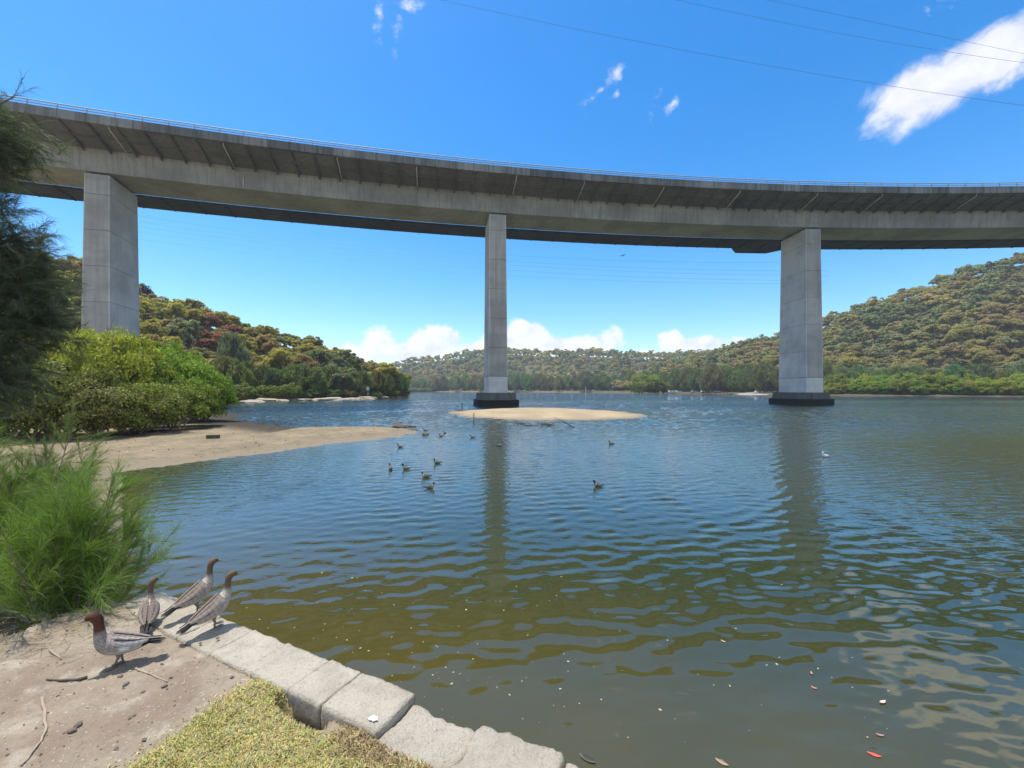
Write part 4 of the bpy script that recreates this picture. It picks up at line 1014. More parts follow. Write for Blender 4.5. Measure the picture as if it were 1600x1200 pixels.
V, Fq = leaf_quads(P, N, r.uniform(0.003, 0.011, n), 0.45, r)
tt = np.where((r.uniform(0, 1, n) < 0.45)[:, None], np.array((0.62, 0.56, 0.46)), np.array((0.26, 0.16, 0.10))); tt = np.concatenate([tt, np.ones((n, 1))], 1)
tag(link('leaf_litter', mesh('leaf_litter', V, Fq, M['leaf_attr'], False, {'tint': ('FLOAT_COLOR', np.repeat(tt, 4, 0)), 'lv': ('FLOAT', np.repeat(r.uniform(0, 1, n), 4))})), kind='stuff')
# dry fallen needles under the sapling
P = scatter_ground(5200, (-5.4, -2.5, 2.6, 4.6), r, lambda X, Y: r.uniform(0, 1, len(X)) < smoothstep(1.5 - np.hypot(X + 3.9, (Y - 3.3) * 1.3) / 0.95)); n = len(P)
a = r.normal(0.35, 0.7, n); d = np.stack([np.cos(a), np.sin(a), r.normal(0, .06, n)], 1); P[:, 2] += 0.006
V, Fq, lv = needles(P, unit(d), r.uniform(0.05, 0.13, n), 0.003, 0.02, r)
c = tag(link('fallen_needles', mesh('fallen_needles', V, Fq, M['needle'], False, {'lv': ('FLOAT', lv)})), kind='stuff'); c.color = (0.36, 0.29, 0.20, 1)
def stick(pxs, rad, label, mat='wood'):
    pts = []
    for (px, py) in pxs:
        x, y = W(px, py, 1.0); pts.append((x, y, gz(x, y) + rad * 0.8))
    f = []
    for a, b in zip(pts[:-1], pts[1:]):
        for q in np.linspace(0, 1, 4)[:-1]: f.append(np.array(a) * (1 - q) + np.array(b) * q + np.random.default_rng(int(q * 10)).normal(size=3) * rad * 0.25)
    f.append(np.array(pts[-1])); m = MB(); m.tube(f, np.linspace(rad, rad * 0.4, len(f)), 7)
    tag(link('stick', m.me('stick', M[mat], True)), label, 'stick')
stick([(66, 1092), (70, 1120), (71, 1145), (58, 1168), (32, 1200)], 0.0085, 'long crooked pale stick on the dirt at the lower left')
stick([(136, 1059), (105, 1064), (72, 1066)], 0.010, 'short dark stick lying on the dirt below the drake', 'darkwood')
stick([(212, 1044), (236, 1056), (262, 1068)], 0.0065, 'thin bleached twig on the dirt near the ducks')
stick([(78, 1022), (96, 1034)], 0.008, 'stubby bleached twig left of the drake')
# larger dark pebbles that can be told apart
for i, (px, py, s, lab) in enumerate([(188, 1057, .013, 'dark pebble on the dirt below the drake'), (197, 1069, .016, 'largest dark pebble in the middle of the bare dirt'), (253, 1038, .011, 'dark pebble nearest the duck shadow'), (257, 1075, .013, 'dark pebble beside the bleached twig'),
                                      (122, 1134, .019, 'broad flat stone near the crooked stick'), (112, 1144, .017, 'broad flat stone at the foot of the pebble patch'), (340, 1002, .011, 'dark pebble on the pale quay stone'), (313, 1010, .010, 'small dark pebble at the quay inner edge')]):
    x, y = W(px, py, 1.0); bm = bmesh.new(); bmesh.ops.create_icosphere(bm, subdivisions=2, radius=1)
    for v in bm.verts: v.co = Vector((v.co.x * 1.25 * s, v.co.y * 0.9 * s, v.co.z * 0.6 * s)) * (1 + 0.25 * mnoise.noise(v.co * 1.4 + Vector((i * 5, 0, 0))))
    me = bpy.data.meshes.new('stone'); bm.to_mesh(me); bm.free(); me.materials.append(M['pebble'])
    o = link('stone', me, None, (x, y, max(gz(x, y), 1.02 if i >= 6 else 0) + 0.3 * s)); o.rotation_euler = (0, 0, i * 1.3); tag(o, lab, 'stone')

# ------------------------------------------------------------------ ducks
def duck_mat(name, speck_light, speck_dark, scale=70):
    m, t = material(name)
    ob = t.objc(); c = t.attr('Col', 'Color'); sp = t.attr('speck'); fe = t.noise(t.mapping(ob, scale=(0.5, 1.4, 1.4)), 60.0, 4, 0.7)
    vor = t.add('ShaderNodeTexVoronoi'); t.put(vor.inputs['Vector'], ob); vor.inputs['Scale'].default_value = scale
    sel_ = t.maprange(vor.outputs['Distance'], 0.25, 0.5)
    c = t.mix(t.math('MULTIPLY', sp, t.math('SUBTRACT', 1.0, sel_)), c, speck_dark)
    c = t.mix(t.math('MULTIPLY', sp, t.math('MULTIPLY', sel_, 0.8)), c, speck_light)
    k = t.math('ADD', 0.72, t.math('MULTIPLY', fe, 0.56)); c = t.mix(1.0, c, t.comb(k, k, k), 'MULTIPLY')
    t.put(t.b.inputs['Base Color'], c); t.b.inputs['Roughness'].default_value = 0.75; t.b.inputs['Specular IOR Level'].default_value = 0.25
    t.put(t.b.inputs['Normal'], t.bump(fe, 0.5, 0.004))
    return m
M['duck_m'] = duck_mat('drake_feathers', (0.34, 0.30, 0.26), (0.10, 0.075, 0.06), 140)
M['duck_f'] = duck_mat('hen_feathers', (0.50, 0.44, 0.36), (0.07, 0.046, 0.034), 105)
M['bill'] = simple('bill', (0.16, 0.155, 0.15), 0.4); M['eye'] = simple('eye', (0.008, 0.006, 0.005), 0.15)
M['leg'] = simple('duck_leg', (0.17, 0.145, 0.115), 0.6)
def catmull(P, n):
    P = np.asarray(P, float); m_ = len(P); t = np.linspace(0, m_ - 1, n); i = np.clip(t.astype(int), 0, m_ - 2); f = (t - i)[:, None]
    p0 = P[np.maximum(i - 1, 0)]; p1 = P[i]; p2 = P[i + 1]; p3 = P[np.minimum(i + 2, m_ - 1)]
    return 0.5 * ((2 * p1) + (-p0 + p2) * f + (2 * p0 - 5 * p1 + 4 * p2 - p3) * f ** 2 + (-p0 + 3 * p1 - 3 * p2 + p3) * f ** 3), t
BODY = np.array([(-.185, .160, .010, .006), (-.16, .157, .028, .016), (-.115, .152, .050, .036), (-.06, .150, .064, .054), (.0, .152, .070, .064), (.05, .162, .066, .065), (.085, .182, .052, .056)])
def build_duck(sex, pitch=0.1, yaw=0.0, neck=1.0, floating=False, seg=18, crouch=0.0, shade=1.0):
    """returns dict of meshes, local x forward, z up, ground (or waterline) at 0"""
    hip = np.array((0.0, 0.15))
    cp, sp_ = math.cos(pitch), math.sin(pitch)
    def rotp(x, z): dx, dz = x - hip[0], z - hip[1]; return hip[0] + dx * cp - dz * sp_, hip[1] + dx * sp_ + dz * cp
    dz0 = -0.105 if floating else -crouch
    ctrl = []
    for (x, z, a, b) in BODY: X, Z = rotp(x, z); ctrl.append((X, 0, Z, a, b))
    bx, bz = ctrl[-1][0], ctrl[-1][2]
    for (dx, dz, a, b) in [(.020, .038, .036, .038), (.026, .075 * neck, .0235, .0255), (.030, .112 * neck, .0205, .0225), (.036, .140 * neck, .0225, .0255), (.052, .160 * neck, .0255, .0285), (.074, .163 * neck, .0215, .0235), (.090, .157 * neck, .0135, .015), (.096, .154 * neck, .0075, .008)]:
        ctrl.append((bx + dx, 0, bz + dz, a, b))
    if sex == 'm':
        ctrl = [c_ if i_ < 8 else (c_[0], c_[1], c_[2], c_[3] * 1.22, c_[4] * 1.22) for i_, c_ in enumerate(ctrl)]
    ctrl = np.array(ctrl); C, T = catmull(ctrl, 60)
    C[:, 3:] = np.maximum(C[:, 3:], 0.004)
    npv = np.array((bx + .028, 0)); yw = yaw * smoothstep((T - 7.5) / 2.2)
    V, Cc, S = [], [], []
    male = sex == 'm'
    head = np.array((0.085, 0.036, 0.020)) if male else np.array((0.135, 0.085, 0.055))
    grey = np.array((0.40, 0.385, 0.36)) if male else np.array((0.36, 0.30, 0.24)); back = np.array((0.15, 0.125, 0.11)); dark = np.array((0.022, 0.020, 0.020))
    breast = np.array((0.24, 0.20, 0.165)) if male else np.array((0.27, 0.215, 0.16))
    for i in range(len(C)):
        tg = C[min(i + 1, 59), :3] - C[max(i - 1, 0), :3]; tg /= np.linalg.norm(tg); up = np.array((-tg[2], 0, tg[0])) * (1 if True else -1)
        lat = np.array((0, 1.0, 0)); th = np.arange(seg) * 2 * PI / seg
        ring = C[i, :3] + np.cos(th)[:, None] * lat * C[i, 3] + np.sin(th)[:, None] * up * C[i, 4]
        if abs(yaw) > 0:
            ca, sa = math.cos(yw[i]), math.sin(yw[i]); dx = ring[:, 0] - npv[0]; dy = ring[:, 1]
            ring = np.stack([npv[0] + dx * ca - dy * sa, dx * sa + dy * ca, ring[:, 2]], 1)
        V.append(ring); t = T[i]; s = np.sin(th)
        for j in range(seg):
            topness = smoothstep(np.array((s[j] - 0.15) / 0.6)); flank = grey * (1 - topness) + back * topness
            if not male and s[j] < -0.5: flank = np.array((0.50, 0.46, 0.40))
            if t < 1.6: col = dark if (male or s[j] > -0.2) else np.array((0.5, 0.46, 0.4))
            elif t < 4.6: col = flank
            elif t < 7.4: f = smoothstep(np.array((t - 4.6) / 1.0)); col = flank * (1 - f) + breast * f
            else: f = smoothstep(np.array((t - 7.2) / 1.0)); col = breast * (1 - f) + head * f
            if male and 9.0 < t < 11.5 and s[j] > 0.75: col = head * 0.6
            Cc.append(col); S.append((0.0 if t < 4.2 else float(smoothstep(np.array((t - 4.2) / 0.9)) * (1 - smoothstep(np.array((t - 7.3) / 0.9))))) * (1 if male else 1) + (0 if male or t < 1.6 or t > 5 or s[j] > 0.35 or s[j] < -0.6 else 0.85))
    n = 60; V = np.concatenate(V); Fs = [(i * seg + j, i * seg + (j + 1) % seg, (i + 1) * seg + (j + 1) % seg, (i + 1) * seg + j) for i in range(n - 1) for j in range(seg)]
    Fs += [tuple(range(seg))[::-1], tuple((n - 1) * seg + j for j in range(seg))]
    V[:, 2] += dz0; mats = [M['duck_m' if male else 'duck_f'], M['leg']]; mi = [0] * len(Fs)
    if not floating:                                       # legs and webbed feet belong to the one body mesh
        lm = MB()
        for sd_, fx in ((1, 0.018), (-1, -0.012)):
            y = 0.030 * sd_
            lm.tube([(0.0, y, .125 - crouch), (-.012 + fx * .3, y, .075 - crouch * .6), (-.002 + fx * .3, y, .055 - crouch * .4), (fx, y, .012)], [.020, .0105, .0075, .0062], 8)
            ft = [(-.008, 0, .006), (.052, .026, .003), (.062, .004, .003), (.054, -.020, .003)]
            for a_ in ft[1:]: lm.tube([(fx + ft[0][0], y, .010), (fx + a_[0], y + a_[1], .005)], [.0055, .003], 6)
            lm.add([(fx, y, .009), (fx + .050, y + .024, .004), (fx + .058, y + .004, .005), (fx + .052, y - .018, .004)], [(0, 1, 2), (0, 2, 3), (2, 1, 0), (3, 2, 0)][:2])
            lm.tube([(fx, y, .012), (fx - .018, y, .006)], [.0045, .0025], 5)
        lv = np.concatenate(lm.v); Fs += [[i + len(V) for i in f] for f in lm.f]; mi += [1] * len(lm.f)
        V = np.concatenate([V, lv]); Cc += [(0.17, 0.145, 0.115)] * len(lv); S += [0.0] * len(lv)
    col = np.concatenate([np.array(Cc, float) * shade, np.ones((len(Cc), 1))], 1)
    out = {'body': mesh('body', V, Fs, None, True, {'Col': ('FLOAT_COLOR', col), 'speck': ('FLOAT', np.array(S, float))}, mats, mi)}
    # folded wings: shells that wrap the back and run to a point over the tail
    for sd_ in (1, -1):
        xs = np.linspace(.066, -.232, 30); ph = np.linspace(R(86), R(-16), 15); Vw, Cw, Sw = [], [], []
        for x in xs:
            a = np.interp(x, BODY[:, 0], BODY[:, 2]); b = np.interp(x, BODY[:, 0], BODY[:, 3]); zc = np.interp(x, BODY[:, 0], BODY[:, 1])
            u = (0.066 - x) / 0.298; rear = smoothstep(np.array((u - 0.42) / 0.58))
            a = max(a, 0.050 * (1 - rear) + 0.004); b = max(b, 0.030 * (1 - rear) + .004)
            lo = R(-16) + (R(48)) * rear + R(60) * (1 - smoothstep(np.array(u / 0.10)))
            for p_ in ph:
                f = (R(86) - p_) / R(102); q = R(86) + (lo - R(86)) * f
                off = 0.006 + 0.005 * math.sin(f * PI)
                y = sd_ * (math.cos(q) * (a + off) + 0.002 + 0.006 * rear * (1 - f)); z = zc + math.sin(q) * (b + off) + 0.006 * rear + 0.006
                X, Z = rotp(x, z); Vw.append((X, y, Z + dz0 + 0.0))
                feather = 0.52 + 0.80 * ((f * 7 + u * 5) % 1.0)
                if male:
                    if u > 0.78: c_ = np.array((.03, .025, .025))
                    elif f < 0.16: c_ = np.array((.20, .165, .145))
                    elif f < 0.30 + 0.05 * u: c_ = np.array((.30, .26, .235)) if u < 0.30 else np.array((.34, .30, .27))
                    elif f < 0.50: c_ = np.array((.028, .022, .022)) if u > 0.14 else np.array((.27, .22, .19))
                    elif u < 0.28 and f > 0.55: c_ = np.array((.33, .27, .235))
                    elif u < 0.46 and f > 0.72: c_ = np.array((.66, .65, .64))
                    else: c_ = np.array((.37, .345, .33))
                else:
                    if u > 0.80: c_ = np.array((.035, .03, .03))
                    elif f < 0.22: c_ = np.array((.19, .15, .12))
                    elif f < 0.33: c_ = np.array((.075, .055, .045)) if u > .2 else np.array((.21, .17, .135))
                    elif f < 0.62: c_ = np.array((.27, .22, .18))
                    elif f < 0.70 and u > .3: c_ = np.array((.10, .08, .065))
                    else: c_ = np.array((.34, .30, .255))
                Cw.append(np.clip(c_ * feather, 0, 1)); Sw.append(0.0)
        kf = 15; Fw_ = [(i * kf + j, i * kf + j + 1, (i + 1) * kf + j + 1, (i + 1) * kf + j) for i in range(29) for j in range(14)]
        if sd_ < 0: Fw_ = [f[::-1] for f in Fw_]
        col = np.concatenate([np.array(Cw) * shade, np.ones((len(Cw), 1))], 1)
        out.setdefault('wing', []).append(mesh('wing', Vw, Fw_, M['duck_m' if male else 'duck_f'], True, {'Col': ('FLOAT_COLOR', col), 'speck': ('FLOAT', np.array(Sw))}))
    # tail fan
    Vt = []; 
    for k in range(7):
        a = (k - 3) / 3 * 0.26
        for (x, w) in ((-.165, .010), (-.215, .014), (-.268 + abs(k - 3) * .006, .004)):
            for s_ in (-1, 1):
                y = math.sin(a) * (-(x) - .10) + s_ * w; X, Z = rotp(x, .166 - 0.003 * abs(k - 3)); Vt.append((X, y, Z + dz0))
    Ft = [(k * 6 + q * 2, k * 6 + q * 2 + 1, k * 6 + q * 2 + 3, k * 6 + q * 2 + 2) for k in range(7) for q in range(2)]
    col = np.tile(np.array((.035, .03, .028, 1)), (len(Vt), 1)); out['tail'] = mesh('tail', Vt, Ft, mats[0], True, {'Col': ('FLOAT_COLOR', col), 'speck': ('FLOAT', np.zeros(len(Vt)))})
    # bill and eyes
    hx, hz = C[-1, 0], C[-1, 2] + dz0; e = C[-9]
    def yawed(P): P = np.array(P, float); dx = P[:, 0] - npv[0]; ca, sa = math.cos(yaw), math.sin(yaw); return np.stack([npv[0] + dx * ca - P[:, 1] * sa, dx * sa + P[:, 1] * ca, P[:, 2]], 1)
    Vb = []; st = [(-.008, .0, .0105, .0115), (.008, -.003, .0085, .0085), (.022, -.008, .0078, .0055), (.032, -.011, .0065, .0038), (.037, -.013, .003, .0020)]
    for (dx, dz, w_, h_) in st:
        for q in range(10): a = q * 2 * PI / 10; Vb.append((hx + dx, math.cos(a) * w_, hz + dz + math.sin(a) * h_))
    Fb_ = [(i * 10 + j, i * 10 + (j + 1) % 10, (i + 1) * 10 + (j + 1) % 10, (i + 1) * 10 + j) for i in range(4) for j in range(10)] + [tuple(40 + j for j in range(10))]
    out['bill'] = mesh('bill', yawed(Vb), Fb_, M['bill'], True)
    for sd_ in (1, -1):
        bm = bmesh.new(); bmesh.ops.create_uvsphere(bm, u_segments=8, v_segments=6, radius=.0048)
        c_ = yawed([(e[0] + 0.004, sd_ * (e[3] * 0.93), e[2] + dz0 + 0.006)])[0]
        for v in bm.verts: v.co += Vector(c_)
        me = bpy.data.meshes.new('eye'); bm.to_mesh(me); bm.free(); me.materials.append(M['eye']); out.setdefault('eye', []).append(me)
    return out
def put_duck(parts, loc, heading, label, group=None, scale=1.0, name='duck'):
    root = thing(name, loc, label, 'duck', group, heading); root.scale = (scale,) * 3
    for k in ('body', 'wing', 'tail', 'bill', 'eye'):
        for me in (parts[k] if isinstance(parts[k], list) else [parts[k]]): link(k, me, root)
    return root
def on_ground(px, py):
    x, y = W(px, py, 1.02); return (x, y, max(gz(x, y), 0) + 0.002)
def on_quay(px, py): x, y = W(px, py, 1.022); return (x, y, 1.022)
put_duck(build_duck('m', 0.16, 0.15, 1.18), on_ground(186, 1034), R(207), 'chestnut-headed grey drake standing on the dirt, facing left', scale=0.91)
put_duck(build_duck('f', 0.34, -0.75, 1.25, crouch=0.05), on_ground(233, 972), R(126), 'brown duck seen from behind, at the foot of the sapling', scale=0.80)
put_duck(build_duck('f', 0.36, 0.1, 1.12), on_quay(308, 955), R(60), 'brown duck on the quay edge, further of the two facing right', scale=0.92)
put_duck(build_duck('f', 0.36, -0.05, 1.08), on_quay(335, 980), R(58), 'speckle-breasted duck on the quay edge, nearer of the two facing right', scale=0.92)
# swimming ducks
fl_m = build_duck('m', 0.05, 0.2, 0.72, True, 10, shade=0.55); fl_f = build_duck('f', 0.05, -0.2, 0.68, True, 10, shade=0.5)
SWIM = [(672, 763, 'f', 0, 'brown duck swimming, nearest of the flock off the sand spit'), (665, 746, 'f', 185, 'dark brown duck swimming just behind the nearest one of the flock'), (683, 724, 'm', 190, 'dark duck swimming alone beyond the nearest pair'),
        (610, 733, 'm', 120, 'upright duck swimming closest to the left, one of a pair'), (634, 733, 'm', 170, 'duck swimming just right of the leftmost swimmer'), (625, 699, 'm', 182, 'pale-flanked duck swimming just off the tip of the sand spit'),
        (689, 682, 'm', 178, 'grey duck low on the water between the middle pier and the sand spit'), (695, 677, 'f', 140, 'small dark duck furthest out beyond the sand spit'), (738, 684, 'm', 182, 'pale duck swimming left of the middle pier reflection'),
        (781, 697, 'm', 15, 'pale duck swimming inside the middle pier reflection'), (934, 760, 'm', 183, 'grey duck swimming alone right of the middle pier reflection'), (955, 694, 'm', 186, 'far pale duck swimming alone below the sandbank right end')]
for (px, py, s, h, lab) in SWIM:
    x, y = W(px, py); put_duck(fl_m if s == 'm' else fl_f, (x, y, 0.0), R(h), lab, 'ducks swimming on the river', 0.84)
x, y = W(664, 678); put_duck(fl_f, (x, y, 0.16), R(200), 'dark duck perched on a low rock off the sand spit', None, 1.0)
# white gull-like bird near the right pier reflection
m, t_ = material('white_feathers'); t_.b.inputs['Base Color'].default_value = (0.75, 0.75, 0.74, 1); t_.b.inputs['Roughness'].default_value = 0.8
x, y = W(1289, 714); wt = thing('gull', (x, y, 0), 'white bird floating beside the right pier reflection', 'bird', None, R(200))
for k in ('body', 'wing', 'tail', 'bill', 'eye'):
    for me in (fl_m[k] if isinstance(fl_m[k], list) else [fl_m[k]]):
        if k in ('body', 'wing'):
            me = me.copy(); me.materials.clear(); me.materials.append(m)
        link(k, me, wt)
# bird on the wing under the bridge
t = thing('flying_bird', (at(973, 58), 58, zat(400, 58)), 'small dark bird flying in the sky under the bridge', 'bird', None, 0.6)
m = MB(); m.tube([(-.22, 0, 0), (-.1, 0, .02), (.08, 0, .03), (.2, 0, .04)], [.02, .06, .06, .01], 8); link('body', m.me('body', M['darkwood'], True), t)
for s_ in (1, -1):
    m = MB(); m.add([(.08, 0, .04), (-.08, 0, .04), (-.06, s_ * .3, .16), (.1, s_ * .28, .17), (-.06, s_ * .62, .06), (0, s_ * .6, .07), (.08, 0, .025), (-.08, 0, .025), (-.06, s_ * .3, .145), (.1, s_ * .28, .155)],
                    [(0, 1, 2, 3), (3, 2, 4, 5), (6, 9, 8, 7), (9, 5, 4, 8)]); link('wing', m.me('wing', M['darkwood']), t)
# perch rock, spit-end rocks, timber block
def rock(px, py, sx, sy, sz, label, mat='darkrock', group=None, z=0.0, seed=0, loc=None):
    bm = bmesh.new(); bmesh.ops.create_icosphere(bm, subdivisions=3, radius=1)
    for v in bm.verts:
        q = v.co * (1 + 0.35 * mnoise.noise(v.co * 1.3 + Vector((seed * 7.7, 0, 0))) + 0.12 * mnoise.noise(v.co * 4 + Vector((0, seed, 0)))); v.co = Vector((q.x * sx, q.y * sy, q.z * sz))
    me = bpy.data.meshes.new('rock'); bm.to_mesh(me); bm.free(); me.materials.append(M[mat])
    x, y = W(px, py, z) if loc is None else loc[:2]; return tag(link('rock', me, None, (x, y, z)), label, 'rock', group)
rock(664, 679, .22, .2, .14, 'low dark rock under the perched duck', seed=1)
rock(622, 668, .55, .3, .28, 'larger dark rock at the tip of the sand spit', seed=2); rock(636, 667, .6, .25, .16, 'flat dark rock at the tip of the sand spit', seed=3)
rock(645, 672, .3, .2, .10, 'smallest dark rock at the tip of the sand spit', seed=4); rock(621, 661.5, .4, .2, .10, 'dark rock awash just beyond the sand spit', seed=5)
x, y = W(333, 686, 0.25); t = MB(); t.box((-.27, -.13, -.03), (.27, .13, .17)); o = tag(link('timber_block', t.me('timber_block', M['darkwood']), None, (x, y, gz(x, y))), 'squared dark timber block lying on the sand spit', 'timber'); o.rotation_euler = (0, 0, .1)
for i, (px, py, s) in enumerate([(268, 632, 1.6), (395, 628, 2.6), (412, 626, 3.2), (440, 626, 1.8), (470, 625, 2.2), (496, 624.5, 1.8), (520, 624.5, 3.4), (548, 623.5, 2.0), (572, 622.5, 3.0), (590, 621.5, 3.6), (605, 621, 2.6), (618, 620.5, 2.0)]):
    rock(px, py, s * 1.1, s * .8, s * .2, 'pale flat boulder at the waterline of the left shore', 'rock', 'boulders along the left shore', 0.1, 20 + i)
# dark scraps of weed, shell and droppings scattered over the sand
r = np.random.default_rng(15); Xw = r.uniform(-26, -5, 5200); Yw = r.uniform(11, 30, 5200); Zw, Sw_, _ = ground_h(Xw, Yw, False)
okw = (Sw_ > 0.15) & (r.uniform(-1, 1, 5200) < vnoise(Xw, Yw, 0.9, 51, 3) + 0.15); Pw = np.stack([Xw, Yw, Zw + 0.006], 1)[okw]
Nw = unit(np.array((0, 0, 1.0)) + r.normal(size=Pw.shape) * 0.4); Vq, Fq = leaf_quads(Pw, Nw, np.abs(r.normal(0, .022, len(Pw))) + .012, 0.5, r)
tt = np.where((r.uniform(0, 1, len(Pw)) < 0.25)[:, None], np.array((0.5, 0.44, 0.35)), np.array((0.10, 0.08, 0.05))); tt = np.concatenate([tt, np.ones((len(Pw), 1))], 1)
tag(link('sand_litter', mesh('sand_litter', Vq, Fq, M['leaf_attr'], False, {'tint': ('FLOAT_COLOR', np.repeat(tt, 4, 0)), 'lv': ('FLOAT', np.repeat(r.uniform(0, 1, len(Pw)), 4))})), kind='stuff')
# mangrove breathing roots in the mud
m = MB(); r = np.random.default_rng(5)
for i in range(520):
    px, py = r.uniform(352, 455), r.uniform(656, 670); x, y = W(px, py); x += r.normal() * .5; h = r.uniform(.06, .2)
    m.tube([(x, y, -.05), (x + r.normal() * .015, y, h)], [.012, .006], 4)
tag(link('mangrove_roots', m.me('mangrove_roots', M['darkwood'])), kind='stuff')
# driftwood by the sandbank
def driftwood(px0, px1, py0, py1, n, seed, label, lift):
    r = np.random.default_rng(seed); x, y = W((px0 + px1) / 2, (py0 + py1) / 2); o_ = np.array((x, y, 0.0)); root = thing('driftwood', (x, y, 0), label, 'driftwood')
    for i in range(n):
        m = MB(); px, py = r.uniform(px0, px1), r.uniform(py0, py1); x, y = W(px, py); a = r.uniform(-.5, .5) + (PI if r.random() < .5 else 0); L_ = r.uniform(.8, 2.6)
        p0 = np.array((x, y, -.02)); d_ = np.array((math.cos(a), math.sin(a) * .6, r.uniform(.02, lift))); m.tube([p0, p0 + d_ * L_ * .3 + r.normal(size=3) * .06, p0 + d_ * L_ * .6] - o_, [.035, .025, .01], 5)
        link('branch', m.me('branch', M['darkwood']), root)
driftwood(815, 868, 661, 666, 17, 3, 'tangle of drowned branches just below the sandbank', .25)
driftwood(712, 738, 641, 645, 9, 4, 'heap of dark branches on the left end of the sandbank', .3); driftwood(768, 776, 641, 643, 3, 8, 'dark log on the sandbank before the middle pier', .1)
driftwood(892, 902, 666, 670, 2, 6, 'forked twig standing from the water right of the drowned branches', .6)

# ------------------------------------------------------------------ things floating on the near water
r = np.random.default_rng(12); m = MB()
def fleck(x, y, s, z=0.004):
    a = np.sort(r.uniform(0, 2 * PI, 6)); rr = s * r.uniform(.6, 1.2, 6); m.add(np.concatenate([np.stack([x + np.cos(a) * rr, y + np.sin(a) * rr, np.full(6, z)], 1), [[x, y, z + s * .25]]]), [(i, (i + 1) % 6, 6) for i in range(6)])
n = 0
while n < 210:
    px, py = r.normal(640, 150), r.normal(1000, 85)
    if r.random() < .35: px, py = r.uniform(500, 1400), r.uniform(900, 1195)
    if py < 880 or py > 1230: continue
    x, y = W(px, py)
    if poly_sd(np.array([x]), np.array([y]), land)[0][0] > -0.05: continue
    fleck(x, y, abs(r.normal(0, .0055)) + .003); n += 1
tag(link('foam_flecks', m.me('foam_flecks', M['foam'])), kind='stuff')
for i, (px, py, L_, a, col, lab) in enumerate([(1366, 1181, .085, -.5, (.55, .09, .06), 'red leaf floating at the bottom right of the water'), (1268, 1053, .045, 1.2, (.55, .28, .16), 'tan leaf floating, furthest of the three in the right foreground'), (1272, 1076, .045, -.7, (.50, .17, .12), 'pinkish leaf floating below the tan one'),
                                               (1379, 1098, .075, .3, (.66, .45, .38), 'large pale pink leaf floating at the edge of the cloud reflection'), (1375, 1150, .055, -.3, (.34, .20, .15), 'dull brown leaf just under the surface above the red leaf'), (1130, 1003, .05, -.8, (.45, .30, .2), 'brown leaf floating in the green reflection'),
                                               (1128, 1193, .09, -.7, (.30, .20, .13), 'brown curled leaf at the bottom edge of the water'), (918, 1187, .13, -.6, (.035, .03, .025), 'dark soaked leaf close to the quay corner')]):
    x, y = W(px, py); mm = MB(); ts = np.linspace(-.5, .5, 7); top = []
    for q in ts: w_ = L_ * .17 * math.cos(q * PI) ** .8 + .001; top += [(q * L_, -w_, .006 + .012 * q * q * L_ / .08), (q * L_, 0, .010 + .02 * q * q), (q * L_, w_, .006 + .012 * q * q * L_ / .08)]
    mm.add(top, [(3 * i_ + j, 3 * i_ + j + 3, 3 * i_ + j + 4, 3 * i_ + j + 1) for i_ in range(6) for j in range(2)])
    o = tag(link('leaf', mm.me('leaf', simple('floating_leaf', col, .5, var=.3, scale=40), True), None, (x, y, .004)), lab, 'leaf'); o.rotation_euler = (0.05, 0, a)

# ------------------------------------------------------------------ power lines
def cable(p0, p1, sag, rad, label, group=None):
    m = MB(); p0, p1 = np.array(p0), np.array(p1); ts = np.linspace(0, 1, 60)
    m.tube([p0 * (1 - q) + p1 * q - np.array((0, 0, 4 * sag * q * (1 - q))) for q in ts], rad, 5)
    tag(link('power_line', m.me('power_line', M['cable'])), label, 'cable', group)
def line3(pts, Y, rad, label, group=None):
    """hanging wire through three sighted points on one vertical plane"""
    xs = np.array([at(px, Yk) for (px, py), Yk in zip(pts, Y)]); zs_ = np.array([zat(py, Yk) for (px, py), Yk in zip(pts, Y)]); yk = np.array(Y, float)
    cz = np.polyfit(xs, zs_, 2); cy = np.polyfit(xs, yk, 1); X = np.linspace(xs[0] - 25, xs[-1] + 25, 70); m = MB()
    m.tube(np.stack([X, np.polyval(cy, X), np.polyval(cz, X)], 1), rad, 5); tag(link('power_line', m.me('power_line', M['cable'])), label, 'cable', group)
line3([(690, 0), (1050, 75), (1600, 165)], (50, 50, 50), .015, 'overhead power line crossing the sky, lowest of the three above the bridge')
line3([(1058, 0), (1300, 50), (1600, 98)], (52, 52, 52), .014, 'overhead power line above the bridge, crossing the cloud in the middle')
line3([(1200, 0), (1300, 21), (1600, 84)], (53, 53, 53), .013, 'overhead power line above the bridge, uppermost at the right')
for k, (a, b, c_) in enumerate([(337, 396, 410), (346, 405, 423), (354, 411, 430), (362, 419, 438), (373, 428, 443)]):
    line3([(215, a), (750, b), (1210, c_)], (190, 190, 190), .032, '%s of the faint power lines seen under the bridge' % ['topmost', 'second from the top', 'middle one', 'second from the bottom', 'lowest'][k], 'power lines under the bridge')
def pole(px, py0, py1, Y, w, label, arms=True, name='utility_pole', cat='pole', mat='darkwood'):
    z0, z1 = zat(py0, Y), zat(py1, Y); t = thing(name, (at(px, Y), Y, z0), label, cat); m = MB(); m.tube([(0, 0, 0), (0, 0, z1 - z0)], w, 8); link('post', m.me('post', M[mat]), t)
    if arms:
        m = MB(); m.box((-w * 9, -w * .6, z1 - z0 - w * 4), (w * 9, w * .6, z1 - z0 - w * 2.4)); link('crossarm', m.me('crossarm', M[mat]), t)
        if arms == 2: m = MB(); m.box((-w * 7, -w * .6, z1 - z0 - w * 9), (w * 7, w * .6, z1 - z0 - w * 7.4)); link('crossarm', m.me('crossarm', M[mat]), t)
pole(984, 608, 566, 410, .42, 'tall power pole before the far hill', 2); pole(1006, 606, 572, 420, .32, 'shorter power pole right of the tall one', True)
